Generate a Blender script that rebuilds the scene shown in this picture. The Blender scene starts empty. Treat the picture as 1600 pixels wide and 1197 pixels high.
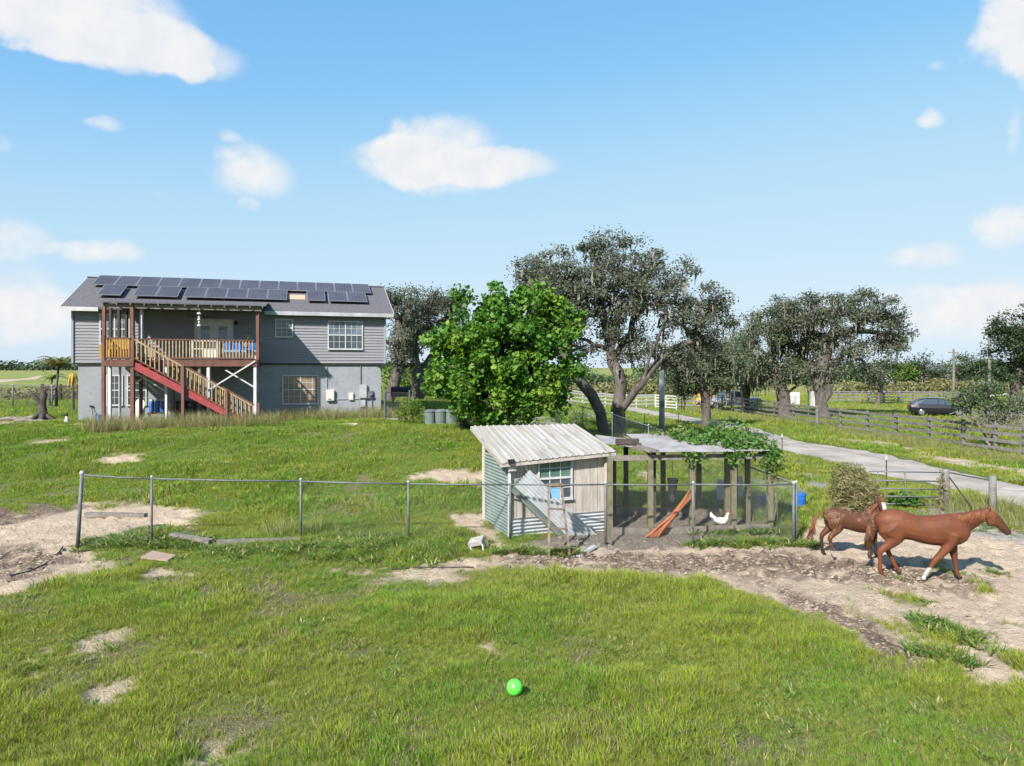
import bpy, math, random
import numpy as np
from mathutils import Matrix, Vector
random.seed(7); RNG = np.random.default_rng(11)
SC = bpy.context.scene
COL = SC.collection
R = math.radians
# ------------------------------------------------------------------ camera, sky, sun, exposure
CAM_Z, FPX, CX, HY = 4.0, 1100.0, 800.0, 574.0
cam_d = bpy.data.cameras.new('camera'); cam = bpy.data.objects.new('camera', cam_d); COL.objects.link(cam)
cam.location = (0, 0, CAM_Z); cam.rotation_euler = (R(90), 0, 0)
cam_d.sensor_width = 36; cam_d.lens = FPX / 1600 * 36
cam_d.shift_y = -(598.5 - HY) / 1600
cam_d.clip_start = 0.1; cam_d.clip_end = 9000
SC.camera = cam
SUN_AZ, SUN_EL = -150.0, 38.0            # degrees from +Y towards +X; sun stands left of and behind the camera
SUN_E, SKY_E, EXPO = 3.5, 0.11, 1.4
sd = Vector((math.sin(R(SUN_AZ)) * math.cos(R(SUN_EL)), math.cos(R(SUN_AZ)) * math.cos(R(SUN_EL)), math.sin(R(SUN_EL))))
sl = bpy.data.lights.new('sun', 'SUN'); sun = bpy.data.objects.new('sun', sl); COL.objects.link(sun)
sl.energy = SUN_E; sl.angle = R(1.0); sl.color = (1.0, 0.955, 0.89)
sun.rotation_euler = (-sd).to_track_quat('-Z', 'Y').to_euler(); sun.location = (0, 0, 60)
SC.view_settings.view_transform = 'Standard'; SC.view_settings.look = 'None'
SC.view_settings.exposure = EXPO; SC.view_settings.gamma = 1.0; SC.view_settings.use_curve_mapping = False
SC.cycles.max_bounces = 6; SC.cycles.diffuse_bounces = 3; SC.cycles.transparent_max_bounces = 12
SC.cycles.use_adaptive_sampling = True; SC.cycles.adaptive_threshold = 0.02
SC.cycles.use_denoising = True

class NT:                                   # small node-tree helper
    def __init__(s, tree): s.t = tree; s.n = tree.nodes; s.l = tree.links
    def new(s, typ, **kw):
        n = s.n.new(typ)
        for k, v in kw.items():
            if k == 'ins':
                for kk, vv in v.items(): s.set(n.inputs[kk], vv)
            else: setattr(n, k, v)
        return n
    def set(s, sock, v):
        if isinstance(v, bpy.types.NodeSocket): s.l.new(v, sock)
        else: sock.default_value = v
    def math(s, op, a, b=None, c=None, clamp=False):
        n = s.n.new('ShaderNodeMath'); n.operation = op; n.use_clamp = clamp
        s.set(n.inputs[0], a)
        if b is not None: s.set(n.inputs[1], b)
        if c is not None: s.set(n.inputs[2], c)
        return n.outputs[0]
    def noise(s, vec, scale, detail=4, rough=0.55, dist=0.0):
        n = s.n.new('ShaderNodeTexNoise'); s.set(n.inputs['Vector'], vec)
        n.inputs['Scale'].default_value = scale; n.inputs['Detail'].default_value = detail
        n.inputs['Roughness'].default_value = rough; n.inputs['Distortion'].default_value = dist
        return n.outputs['Fac']
    def ramp(s, v, a, b, lo=0.0, hi=1.0):
        n = s.n.new('ShaderNodeMapRange'); n.interpolation_type = 'SMOOTHSTEP'
        s.set(n.inputs['Value'], v); s.set(n.inputs['From Min'], a); s.set(n.inputs['From Max'], b)
        n.inputs['To Min'].default_value = lo; n.inputs['To Max'].default_value = hi
        return n.outputs[0]
    def mix(s, f, a, b, mode='MIX'):
        n = s.n.new('ShaderNodeMix'); n.data_type = 'RGBA'; n.blend_type = mode
        s.set(n.inputs[0], f); s.set(n.inputs[6], a if isinstance(a, bpy.types.NodeSocket) else (*a, 1)[:4])
        s.set(n.inputs[7], b if isinstance(b, bpy.types.NodeSocket) else (*b, 1)[:4])
        return n.outputs[2]

w = bpy.data.worlds.new('World'); SC.world = w; w.use_nodes = True
w.cycles.sampling_method = 'MANUAL'; w.cycles.sample_map_resolution = 256
nt = NT(w.node_tree); nt.n.clear()
tc = nt.new('ShaderNodeTexCoord')
sky = nt.new('ShaderNodeTexSky', sky_type='NISHITA', sun_disc=False)
sky.sun_elevation = R(SUN_EL); sky.sun_rotation = R(SUN_AZ); sky.altitude = 0
sky.air_density = 1.0; sky.dust_density = 0.35; sky.ozone_density = 1.6
sep = nt.new('ShaderNodeSeparateXYZ'); nt.set(sep.inputs[0], tc.outputs['Generated'])
az = nt.math('ARCTAN2', sep.outputs[0], sep.outputs[1]); el = nt.math('ARCSINE', sep.outputs[2])
comb = nt.new('ShaderNodeCombineXYZ'); nt.set(comb.inputs[0], az); nt.set(comb.inputs[1], el)
n1 = nt.noise(comb.outputs[0], 26, 5, 0.6); n2 = nt.noise(comb.outputs[0], 7.0, 4, 0.5)
nv = nt.new('ShaderNodeTexNoise'); nt.set(nv.inputs['Vector'], comb.outputs[0]); nv.inputs['Scale'].default_value = 13; nv.inputs['Detail'].default_value = 4
vm = nt.new('ShaderNodeVectorMath', operation='MULTIPLY_ADD'); nt.set(vm.inputs[0], nv.outputs['Color']); vm.inputs[1].default_value = (.08, .035, 0)
vs_ = nt.new('ShaderNodeVectorMath', operation='SUBTRACT'); nt.set(vs_.inputs[0], comb.outputs[0]); vs_.inputs[1].default_value = (.04, .0175, 0); nt.set(vm.inputs[2], vs_.outputs[0]); wpos = vm.outputs[0]
CL = [(150, 25, 150, 62, 1), (235, 78, 150, 34, 1), (60, 12, 90, 50, .9), (280, 106, 42, 14, .8), (85, 80, 48, 12, .6), (170, 193, 34, 13, .7),
      (395, 262, 72, 40, .85), (355, 205, 22, 9, .45), (390, 318, 22, 10, .5), (690, 240, 85, 52, 1.1), (640, 250, 88, 30, 1.05),
      (775, 262, 88, 22, 1.05), (160, 398, 72, 20, .85), (30, 372, 60, 30, .7), (20, 470, 80, 55, .7), (60, 500, 90, 40, .6), (1580, 35, 70, 58, 1.1),
      (1620, 60, 50, 60, 1.1), (1465, 99, 24, 11, .5), (1450, 189, 27, 15, .75), (1432, 400, 60, 19, .8), (1580, 352, 70, 34, .85),
      (1500, 490, 105, 48, .8), (1560, 470, 80, 40, .7), (1400, 455, 60, 16, .4), (1595, 205, 18, 32, .5), (6, 222, 16, 14, .5), (255, 305, 18, 8, .3), (1180, 560, 160, 16, .35), (420, 560, 300, 16, .3)]
rl = random.Random(5)
blobs = []
for (px, py, rx, ry, s) in CL:
    x, z = (px - CX) / FPX, (HY - py) / FPX
    a = math.atan2(x, 1); e = math.asin(z / math.sqrt(1 + x * x + z * z))
    k = 1 / (1 + x * x)
    blobs.append((a, e, rx / FPX * k * 1.35, ry / FPX * math.sqrt(k) * 1.35, s))
acc = None
for (a, e, ra, rb, s) in blobs:
    v1 = nt.new('ShaderNodeVectorMath', operation='MULTIPLY_ADD'); nt.set(v1.inputs[0], wpos); v1.inputs[1].default_value = (1 / ra, 1 / rb, 0); v1.inputs[2].default_value = (-a / ra, -e / rb, 0)
    v2 = nt.new('ShaderNodeVectorMath', operation='DOT_PRODUCT'); nt.set(v2.inputs[0], v1.outputs[0]); nt.set(v2.inputs[1], v1.outputs[0])
    v = nt.math('MULTIPLY_ADD', v2.outputs['Value'], -s, s, clamp=True)
    acc = v if acc is None else nt.math('ADD', acc, v)
# the same kind of scattered cloud all the way round
rest = nt.math('MULTIPLY', nt.ramp(nt.noise(comb.outputs[0], 3.4, 3, .5), .56, .72), nt.ramp(nt.math('ABSOLUTE', az), .72, .95))
acc = nt.math('ADD', acc, rest)
dens = nt.math('ADD', acc, nt.math('ADD', nt.math('MULTIPLY', nt.math('SUBTRACT', n1, .5), .75), nt.math('MULTIPLY', nt.math('SUBTRACT', n2, .5), .35)))
dens = nt.math('MULTIPLY', nt.ramp(dens, .10, 1.05), nt.ramp(acc, 0.0, .5))
dens = nt.math('MULTIPLY', dens, .96)
skyc = sky.outputs[0]
def vscale(v, k):
    n = nt.new('ShaderNodeVectorMath', operation='SCALE'); nt.set(n.inputs[0], v); n.inputs['Scale'].default_value = k; return n.outputs[0]
crv = nt.new('ShaderNodeRGBCurve')            # film response of the sky: pale azure, soft towards the horizon
for ch, pts in ((0, ((.146, .205), (.184, .262), (.23, .36), (.3, .46), (.51, .60), (.83, .68), (1, .70))), (1, ((.241, .497), (.299, .565), (.371, .652), (.466, .725), (.715, .797), (1, .84))), (2, ((.2, .6), (.424, .89), (.595, .935), (1, .96)))):
    c = crv.mapping.curves[ch]; c.points[-1].location = pts[-1]
    for p_ in pts[:-1]: c.points.new(*p_)
crv.mapping.update(); nt.set(crv.inputs['Color'], vscale(skyc, 1 / 8))
class _o: outputs = [vscale(crv.outputs[0], 1 / (2 ** EXPO * SKY_E))]
hsv = _o
bg1 = nt.new('ShaderNodeBackground'); nt.set(bg1.inputs[0], hsv.outputs[0]); bg1.inputs[1].default_value = SKY_E
cc = nt.mix(nt.ramp(n1, .3, .7), (0.72, 0.74, 0.78), (0.80, 0.80, 0.80))
bg2 = nt.new('ShaderNodeBackground'); nt.set(bg2.inputs[0], cc); bg2.inputs[1].default_value = 0.44
ms = nt.new('ShaderNodeMixShader'); nt.set(ms.inputs[0], dens); nt.l.new(bg1.outputs[0], ms.inputs[1]); nt.l.new(bg2.outputs[0], ms.inputs[2])
out = nt.new('ShaderNodeOutputWorld'); nt.l.new(ms.outputs[0], out.inputs[0])

# ------------------------------------------------------------------ noise, terrain, pixel helpers
def _h(ix, iy, seed):
    n = (ix.astype(np.int64) * 374761393 + iy.astype(np.int64) * 668265263 + seed * 1442695041) & 0x7fffffff
    n = ((n ^ (n >> 13)) * 1274126177) & 0x7fffffff
    return ((n ^ (n >> 16)) & 0xffff) / 65535.0
def vnoise(x, y, seed=0):
    x = np.asarray(x, float); y = np.asarray(y, float)
    ix, iy = np.floor(x), np.floor(y); fx, fy = x - ix, y - iy
    fx = fx * fx * (3 - 2 * fx); fy = fy * fy * (3 - 2 * fy)
    a, b = _h(ix, iy, seed), _h(ix + 1, iy, seed); c, d = _h(ix, iy + 1, seed), _h(ix + 1, iy + 1, seed)
    return (a + (b - a) * fx) * (1 - fy) + (c + (d - c) * fx) * fy
def fbm(x, y, s=1.0, o=4, seed=0):
    t, a, n = 0, 1.0, 0
    for k in range(o):
        t = t + a * vnoise(np.asarray(x) * s, np.asarray(y) * s, seed + 17 * k); n += a; a *= .5; s *= 2.03
    return t / n
def sstep(a, b, x):
    t = np.clip((np.asarray(x, float) - a) / (b - a), 0, 1); return t * t * (3 - 2 * t)
def height(x, y):
    x = np.asarray(x, float); y = np.asarray(y, float)
    m = 1.38 * sstep(16.5, 31, y) * (1 - sstep(-3, 13, x)) * (1 - .9 * sstep(75, 150, y)) * (1 - sstep(60, 120, np.abs(x)))
    d = -0.2 * sstep(0.5, 4.0, x) * (1 - sstep(17, 24, y)) * (1 - sstep(14, 26, x))
    far = sstep(60, 200, np.hypot(x, y))
    u = (fbm(x, y, .35, 3, 3) - .5) * .16 * (1 - far) + (fbm(x, y, .02, 2, 4) - .5) * 1.0 * far
    return m + d + u
_GY = np.concatenate([np.arange(3, 60, .1), 60 * 1.004 ** np.arange(0, 800)])
def G(px, py):                               # the ground point that a photo pixel looks at
    rx, rz = (px - CX) / FPX, -(py - HY) / FPX
    d = CAM_Z + rz * _GY - height(rx * _GY, _GY); k = int(np.argmax(d < 0)) if (d < 0).any() else len(_GY) - 1
    k = max(k, 1); a, b = d[k - 1], d[k]; y = _GY[k - 1] + (_GY[k] - _GY[k - 1]) * (a / (a - b) if a > b else 1)
    return Vector((rx * y, y, float(height(rx * y, y))))
def P(px, py, Y): return Vector(((px - CX) / FPX * Y, Y, CAM_Z - (py - HY) / FPX * Y))
def gp(x, y, dz=0): return Vector((x, y, float(height(x, y)) + dz))

# ------------------------------------------------------------------ materials
def lin(r, g, b):
    f = lambda c: c / 12.92 if c <= .04045 else ((c + .055) / 1.055) ** 2.4
    return tuple(f(v / 255) for v in (r, g, b))
MATS = {}
def pm(name, c1, c2=None, scale=3.0, rough=.75, metal=0.0, bump=0.0, bscale=40.0, stretch=(1, 1, 1), contrast=(.35, .65), spec=.3, c3=None, s3=25.0, coat=0.0, rot=0.0):
    m = bpy.data.materials.new(name); m.use_nodes = True; t = NT(m.node_tree); t.n.clear()
    g = t.new('ShaderNodeNewGeometry'); m0 = t.new('ShaderNodeMapping'); t.l.new(g.outputs['Position'], m0.inputs[0]); m0.inputs['Rotation'].default_value = (0, 0, -rot); mp = t.new('ShaderNodeMapping'); t.l.new(m0.outputs[0], mp.inputs[0]); mp.inputs['Scale'].default_value = stretch
    b = t.new('ShaderNodeBsdfPrincipled'); o = t.new('ShaderNodeOutputMaterial'); t.l.new(b.outputs[0], o.inputs[0])
    col = t.mix(t.ramp(t.noise(mp.outputs[0], scale, 5, .6), *contrast), c1, c2 or c1) if c2 else None
    if c3: col = t.mix(t.ramp(t.noise(mp.outputs[0], s3, 3, .6), .55, .75), col if col else c1, c3)
    if col: t.set(b.inputs['Base Color'], col)
    else: b.inputs['Base Color'].default_value = (*c1, 1)
    b.inputs['Roughness'].default_value = rough; b.inputs['Metallic'].default_value = metal
    b.inputs['Specular IOR Level'].default_value = spec; b.inputs['Coat Weight'].default_value = coat
    if bump:
        bn = t.new('ShaderNodeBump'); bn.inputs['Strength'].default_value = bump; bn.inputs['Distance'].default_value = .02
        t.set(bn.inputs['Height'], t.noise(mp.outputs[0], bscale, 3, .6)); t.l.new(bn.outputs[0], b.inputs['Normal'])
    MATS[name] = m; return m
def leafmat(name, c1, c2, c3=None, trans=.3, tint_attr=None, rough=.6, spec=.25):
    m = bpy.data.materials.new(name); m.use_nodes = True; t = NT(m.node_tree); t.n.clear()
    g = t.new('ShaderNodeNewGeometry'); o = t.new('ShaderNodeOutputMaterial')
    r = g.outputs['Random Per Island']
    col = t.mix(r, c1, c2)
    if tint_attr:
        at = t.new('ShaderNodeAttribute', attribute_type='INSTANCER', attribute_name=tint_attr)
        col = t.mix(t.math('MULTIPLY', at.outputs['Fac'], 1.0, clamp=True), t.mix(r, c1, c2), t.mix(r, c3[0], c3[1]))
        col = t.mix(t.ramp(r, .80, .84), col, (.42, .36, .17))
        r2 = t.math('FRACT', t.math('MULTIPLY', r, 7.31)); col = t.mix(t.math('MULTIPLY', t.ramp(r2, .70, .74), .55), col, (.055, .095, .014))
    elif c3:
        col = t.mix(t.ramp(t.noise(g.outputs['Position'], .9, 3), .48, .68), col, c3)
    b = t.new('ShaderNodeBsdfPrincipled'); t.set(b.inputs['Base Color'], col); b.inputs['Roughness'].default_value = rough; b.inputs['Specular IOR Level'].default_value = spec
    tr = t.new('ShaderNodeBsdfTranslucent'); t.set(tr.inputs[0], col)
    mx = t.new('ShaderNodeMixShader'); mx.inputs[0].default_value = trans
    t.l.new(b.outputs[0], mx.inputs[1]); t.l.new(tr.outputs[0], mx.inputs[2]); t.l.new(mx.outputs[0], o.inputs[0])
    MATS[name] = m; return m
pm('siding', (.225, .225, .245), (.20, .20, .22), 2.0, .6, bump=.05, bscale=30, stretch=(.3, .3, 4))
pm('block_paint', (.265, .275, .297), (.23, .24, .26), 1.2, .8, bump=.25, bscale=18, c3=(.19, .195, .21), s3=6)
pm('shingle', (.085, .080, .088), (.125, .12, .128), 9, .9, bump=.5, bscale=30, c3=(.07, .068, .075), s3=40)
pm('white_trim', (.50, .50, .50), (.42, .42, .41), 3, .55)
pm('fascia', (.40, .41, .43), (.30, .30, .31), 2, .6)
pm('pv_cell', (.055, .052, .062), (.075, .070, .080), 1.0, .42, spec=.3)
pm('pv_frame', (.42, .42, .45), None, rough=.35, metal=.6)
pm('pane_dark', (.035, .045, .055), (.07, .09, .10), .8, .06, spec=.6)
pm('pane_blue', (.16, .20, .24), (.06, .08, .10), .8, .08, spec=.6)
pm('pane_green', (.06, .12, .10), (.10, .17, .14), 2, .12, spec=.5)
pm('blind', (.27, .19, .13), (.19, .14, .10), 2, .5, spec=.5)
pm('brown_stain', (.155, .075, .055), (.11, .055, .042), 4, .8, bump=.15, stretch=(1, 1, .3))
pm('red_paint', (.33, .055, .06), (.25, .045, .05), 5, .7, c3=(.2, .09, .08), s3=14)
pm('bare_baluster', (.38, .28, .16), (.26, .19, .11), 7, .8)
pm('orange_wood', (.36, .19, .07), (.28, .15, .06), 6, .8)
pm('grey_wood', (.20, .175, .15), (.13, .115, .10), 5, .9, bump=.3, stretch=(1, 1, 1), c3=(.28, .26, .235), s3=18)
pm('fence_wood', (.19, .175, .165), (.12, .112, .108), 4, .9, bump=.2, c3=(.27, .255, .24), s3=10)
pm('dark_wood', (.07, .058, .05), (.045, .038, .033), 5, .9, bump=.2)
pm('green_post', (.16, .15, .085), (.10, .095, .06), 8, .9, bump=.3, c3=(.20, .19, .16), s3=16)
pm('plank_wall', (.47, .42, .37), (.34, .30, .265), 5, .85, bump=.2, stretch=(3, 3, .35), c3=(.28, .25, .22), s3=22)
pm('roof_tin', (.29, .26, .215), (.36, .345, .33), 1.4, .55, stretch=(7, .35, .2), c3=(.13, .11, .09), s3=3.0, contrast=(.35, .65), rot=math.radians(22))
pm('galv', (.47, .49, .50), (.38, .40, .41), 4, .42, metal=.15, c3=(.24, .235, .22), s3=9)
pm('bright_tin', (.56, .58, .59), (.47, .49, .50), 4, .40, metal=.25, c3=(.34, .33, .31), s3=6)
pm('green_tin', (.15, .20, .185), (.21, .25, .235), 3, .5, metal=.1)
pm('run_sheet', (.30, .285, .285), (.22, .205, .205), 2, .7, c3=(.20, .18, .165), s3=5)
pm('steel', (.145, .155, .165), (.105, .11, .115), 6, .55, metal=.15)
pm('wire', (.16, .165, .165), None, rough=.6, metal=.2)
pm('dark_metal', (.05, .05, .052), (.03, .03, .03), 5, .5, metal=.4)
pm('white_paint', (.55, .55, .53), (.45, .44, .42), 4, .6)
pm('tpost', (.05, .06, .045), (.08, .06, .05), 6, .8)
pm('ladder_wood', (.20, .15, .11), (.12, .095, .075), 9, .85)
pm('blue_plastic', (.02, .11, .42), (.03, .14, .48), 4, .4, spec=.45)
pm('light_blue', (.12, .27, .48), (.17, .33, .53), 6, .5)
pm('black_plastic', (.018, .018, .02), (.03, .03, .03), 4, .4, spec=.45)
pm('rust_rod', (.42, .15, .055), (.30, .10, .04), 8, .8)
pm('ball', (.10, .72, .06), (.12, .66, .07), 3, .35, spec=.5)
pm('bark', (.115, .098, .085), (.070, .060, .052), 4, .95, bump=.6, bscale=14, stretch=(1, 1, .35), c3=(.18, .168, .152), s3=7)
pm('bark_pale', (.24, .21, .18), (.15, .13, .11), 4, .95, bump=.4, bscale=14)
pm('char', (.035, .03, .028), (.08, .068, .058), 3, .95, bump=.5, c3=(.16, .14, .125), s3=9)
pm('moss', (.20, .19, .155), (.135, .135, .105), 5, .95)
pm('terracotta', (.33, .235, .18), (.27, .195, .155), 8, .9)
pm('plywood', (.46, .33, .22), (.40, .28, .19), 3, .9)
pm('bin_green', (.10, .135, .13), (.14, .17, .165), 4, .6)
pm('car_black', (.010, .011, .015), None, rough=.3, spec=.3)
pm('car_silver', (.42, .44, .46), None, rough=.3, metal=.4, coat=.5)
pm('car_glass', (.045, .065, .095), None, rough=.12, spec=.4)
pm('tyre', (.015, .015, .015), None, rough=.9)
pm('rim', (.3, .3, .31), None, rough=.3, metal=.7)
pm('lamp_white', (.75, .75, .72), None, rough=.3)
pm('lamp_red', (.4, .02, .02), None, rough=.3)
pm('yellow_paint', (.62, .40, .03), (.50, .33, .04), 4, .5)
pm('jd_green', (.04, .26, .05), None, rough=.5)
pm('cream_panel', (.60, .58, .52), (.52, .50, .45), 3, .7)
pm('mustard', (.40, .26, .045), (.33, .21, .04), 5, .85)
pm('hen_white', (.72, .71, .68), (.6, .58, .54), 20, .8)
pm('hen_red', (.5, .03, .03), None, rough=.6)
pm('beak', (.55, .35, .06), None, rough=.5)
pm('concrete', (.40, .39, .36), (.32, .31, .29), 4, .9)
pm('stone', (.38, .36, .33), (.25, .235, .215), 8, .9)
pm('gravel', (.40, .355, .31), (.24, .21, .185), .55, .95, bump=.8, bscale=26, c3=(.26, .205, .155), s3=2.6, contrast=(.3, .7))
pm('clay_path', (.44, .34, .27), (.33, .25, .20), 1.3, .95, bump=.4, bscale=20, c3=(.26, .20, .155), s3=6)
pm('clod', (.38, .30, .22), (.22, .165, .12), 3.0, .95, c3=(.13, .098, .072), s3=8)
pm('hoof', (.10, .08, .065), None, rough=.6)
leafmat('oak_leaf', (.085, .105, .062), (.185, .205, .140), (.175, .178, .140), .40)
leafmat('oak_leaf_green', (.072, .104, .048), (.165, .205, .108), (.175, .19, .125), .40)
leafmat('grape_leaf', (.040, .125, .018), (.125, .270, .036), (.21, .34, .045), .36, rough=.5, spec=.25)
leafmat('bright_leaf', (.06, .14, .02), (.14, .22, .03), (.20, .23, .05), .3)
leafmat('dark_leaf', (.022, .045, .018), (.055, .085, .035), None, .22)
leafmat('small_tree_leaf', (.035, .075, .025), (.08, .13, .05), (.12, .15, .08), .25)
leafmat('straw', (.28, .24, .12), (.20, .20, .08), (.10, .13, .04), .3)
leafmat('vine_leaf', (.045, .13, .02), (.11, .21, .04), (.19, .22, .07), .3)
leafmat('palm_leaf', (.10, .15, .08), (.18, .20, .09), (.30, .24, .04), .3)
leafmat('grass_blade', (.120, .280, .012), (.215, .410, .020), ((.250, .335, .018), (.385, .440, .038)), .45, tint_attr='tint', spec=.12)
leafmat('weed_leaf', (.050, .130, .018), (.115, .220, .030), ((.09, .16, .02), (.18, .24, .04)), .3, tint_attr='tint')
leafmat('thatch', (.22, .17, .10), (.34, .28, .17), ((.15, .11, .07), (.28, .22, .13)), .25, tint_attr='tint', spec=.1)
leafmat('dry_blade', (.25, .24, .10), (.36, .33, .17), ((.16, .21, .05), (.24, .25, .08)), .35, tint_attr='tint')

# ------------------------------------------------------------------ mesh helpers
UP = Vector((0, 0, 1))
def V(*a): return Vector(a)
class MB:
    def __init__(s): s.v = []; s.f = []
    def add(s, vs, fs):
        o = len(s.v); s.v.extend(tuple(p) for p in vs); s.f.extend(tuple(i + o for i in f) for f in fs); return s
    def hexa(s, p):                      # 8 points: bottom ring 0-3, top ring 4-7
        return s.add(p, [(3, 2, 1, 0), (4, 5, 6, 7), (0, 1, 5, 4), (1, 2, 6, 5), (2, 3, 7, 6), (3, 0, 4, 7)])
    def box(s, c, sx, sy, sz, rz=0.0):
        c = Vector(c); ca, sa = math.cos(rz), math.sin(rz); q = []
        for dz in (-.5, .5):
            for dx, dy in ((-.5, -.5), (.5, -.5), (.5, .5), (-.5, .5)):
                x, y = dx * sx, dy * sy; q.append(c + V(x * ca - y * sa, x * sa + y * ca, dz * sz))
        return s.hexa(q)
    def bar(s, a, b, w, h, up=UP):
        a, b = Vector(a), Vector(b); d = (b - a).normalized()
        if abs(d.dot(up)) > .99: up = V(1, 0, 0) if abs(d.x) < .9 else V(0, 1, 0)
        r = d.cross(up).normalized() * (w / 2); u = r.cross(d).normalized() * (h / 2)
        return s.hexa([a - r - u, a + r - u, b + r - u, b - r - u, a - r + u, a + r + u, b + r + u, b - r + u])
    def tube(s, pts, rad, n=6, cap=True, ell=None):
        pts = [Vector(p) for p in pts]; k = len(pts)
        if not hasattr(rad, '__len__'): rad = [rad] * k
        t0 = (pts[1] - pts[0]).normalized(); ref = UP if abs(t0.z) < .9 else V(0, 1, 0)
        rings = []; o = len(s.v); vs = []
        for i, p in enumerate(pts):
            t = (pts[min(i + 1, k - 1)] - pts[max(i - 1, 0)]).normalized()
            r = t.cross(ref)
            if r.length < 1e-4: r = t.cross(V(1, 0, 0))
            r.normalize(); u = r.cross(t).normalized(); ref = u
            ra = rad[i]; rw, rh = (ra if hasattr(ra, '__len__') else (ra, ra))
            for j in range(n):
                a = 2 * math.pi * j / n; vs.append(p + r * (math.cos(a) * rw) + u * (math.sin(a) * rh))
        fs = []
        for i in range(k - 1):
            for j in range(n):
                fs.append((i * n + j, i * n + (j + 1) % n, (i + 1) * n + (j + 1) % n, (i + 1) * n + j))
        if cap: fs.append(tuple(range(n - 1, -1, -1))); fs.append(tuple((k - 1) * n + j for j in range(n)))
        return s.add(vs, fs)
    def ellip(s, c, rx, ry, rz, n=12, m=8, mat=None):
        c = Vector(c); vs = [V(0, 0, rz)]
        for i in range(1, m):
            th = math.pi * i / m
            for j in range(n):
                a = 2 * math.pi * j / n; vs.append(V(rx * math.sin(th) * math.cos(a), ry * math.sin(th) * math.sin(a), rz * math.cos(th)))
        vs.append(V(0, 0, -rz))
        if mat: vs = [mat @ p for p in vs]
        fs = [(0, 1 + j, 1 + (j + 1) % n) for j in range(n)]
        for i in range(m - 2):
            for j in range(n):
                a = 1 + i * n; fs.append((a + j, a + n + j, a + n + (j + 1) % n, a + (j + 1) % n))
        e = 1 + (m - 2) * n; fs += [(e + n, e + (j + 1) % n, e + j) for j in range(n)]
        return s.add([c + p for p in vs], fs)
    def lathe(s, c, prof, n=16):           # prof: (radius, z) from bottom to top
        c = Vector(c); vs = []; fs = []
        for r, z in prof:
            for j in range(n):
                a = 2 * math.pi * j / n; vs.append(c + V(r * math.cos(a), r * math.sin(a), z))
        for i in range(len(prof) - 1):
            for j in range(n): fs.append((i * n + j, i * n + (j + 1) % n, (i + 1) * n + (j + 1) % n, (i + 1) * n + j))
        fs.append(tuple(range(n - 1, -1, -1))); fs.append(tuple((len(prof) - 1) * n + j for j in range(n)))
        return s.add(vs, fs)
    def build(s, name, mat, parent=None, smooth=False, kind=None):
        return link_mesh(name, np.array([tuple(p) for p in s.v], float), s.f, mat, parent, smooth, kind)
WM = {}                                       # object name -> world matrix
def _place(o, parent, W):
    if parent is not None:
        o.parent = parent; o.matrix_parent_inverse = Matrix.Identity(4)
        o.matrix_basis = WM[parent.name].inverted() @ W
    else: o.matrix_basis = W
    WM[o.name] = W
def link_mesh(name, verts, faces, mat, parent=None, smooth=False, kind=None, origin=None):
    verts = np.asarray(verts, float).reshape(-1, 3)
    if origin is None:
        if parent is not None: org = WM[parent.name].translation
        else: org = Vector((*(verts[:, :2].min(0) + verts[:, :2].max(0)) / 2, verts[:, 2].min()))
    else: org = Vector(origin)
    me = bpy.data.meshes.new(name)
    vv = verts - np.array(tuple(org))
    if isinstance(faces, np.ndarray):
        nf, k = faces.shape
        me.vertices.add(len(vv)); me.vertices.foreach_set('co', vv.ravel().astype(np.float32))
        me.loops.add(nf * k); me.loops.foreach_set('vertex_index', faces.ravel().astype(np.int32))
        me.polygons.add(nf); me.polygons.foreach_set('loop_start', (np.arange(nf) * k).astype(np.int32))
        me.update(calc_edges=True)
    else: me.from_pydata(vv.tolist(), [], faces)
    if smooth: me.polygons.foreach_set('use_smooth', [True] * len(me.polygons))
    me.materials.append(MATS[mat] if isinstance(mat, str) else mat)
    o = bpy.data.objects.new(name, me); COL.objects.link(o)
    _place(o, parent, Matrix.Translation(org))
    if kind: o['kind'] = kind
    return o
CUBES = {}
def stick(name, a, b, w, h, mat, parent, up=UP):     # a straight piece sharing one cube mesh per material
    if mat not in CUBES:
        m = MB().box((0, 0, 0), 1, 1, 1); me = bpy.data.meshes.new('piece_' + mat); me.from_pydata([tuple(p) for p in m.v], [], m.f); me.materials.append(MATS[mat]); CUBES[mat] = me
    a, b = Vector(a), Vector(b); d = (b - a); L = d.length; d.normalize()
    if abs(d.dot(up)) > .99: up = V(1, 0, 0) if abs(d.x) < .9 else V(0, 1, 0)
    r = d.cross(up).normalized(); u = r.cross(d).normalized()
    W = Matrix(((d.x * L, r.x * w, u.x * h, (a.x + b.x) / 2), (d.y * L, r.y * w, u.y * h, (a.y + b.y) / 2), (d.z * L, r.z * w, u.z * h, (a.z + b.z) / 2), (0, 0, 0, 1)))
    o = bpy.data.objects.new(name, CUBES[mat]); COL.objects.link(o); _place(o, parent, W); return o
def tag(o, label, cat, group=None):
    o['label'] = label; o['category'] = cat
    if group: o['group'] = group
    return o
def thing(name, loc, label, cat, group=None):
    o = bpy.data.objects.new(name, None); COL.objects.link(o); o.empty_display_size = .2
    _place(o, None, Matrix.Translation(Vector(loc))); return tag(o, label, cat, group)
def struct(o): o['kind'] = 'structure'; return o
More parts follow.
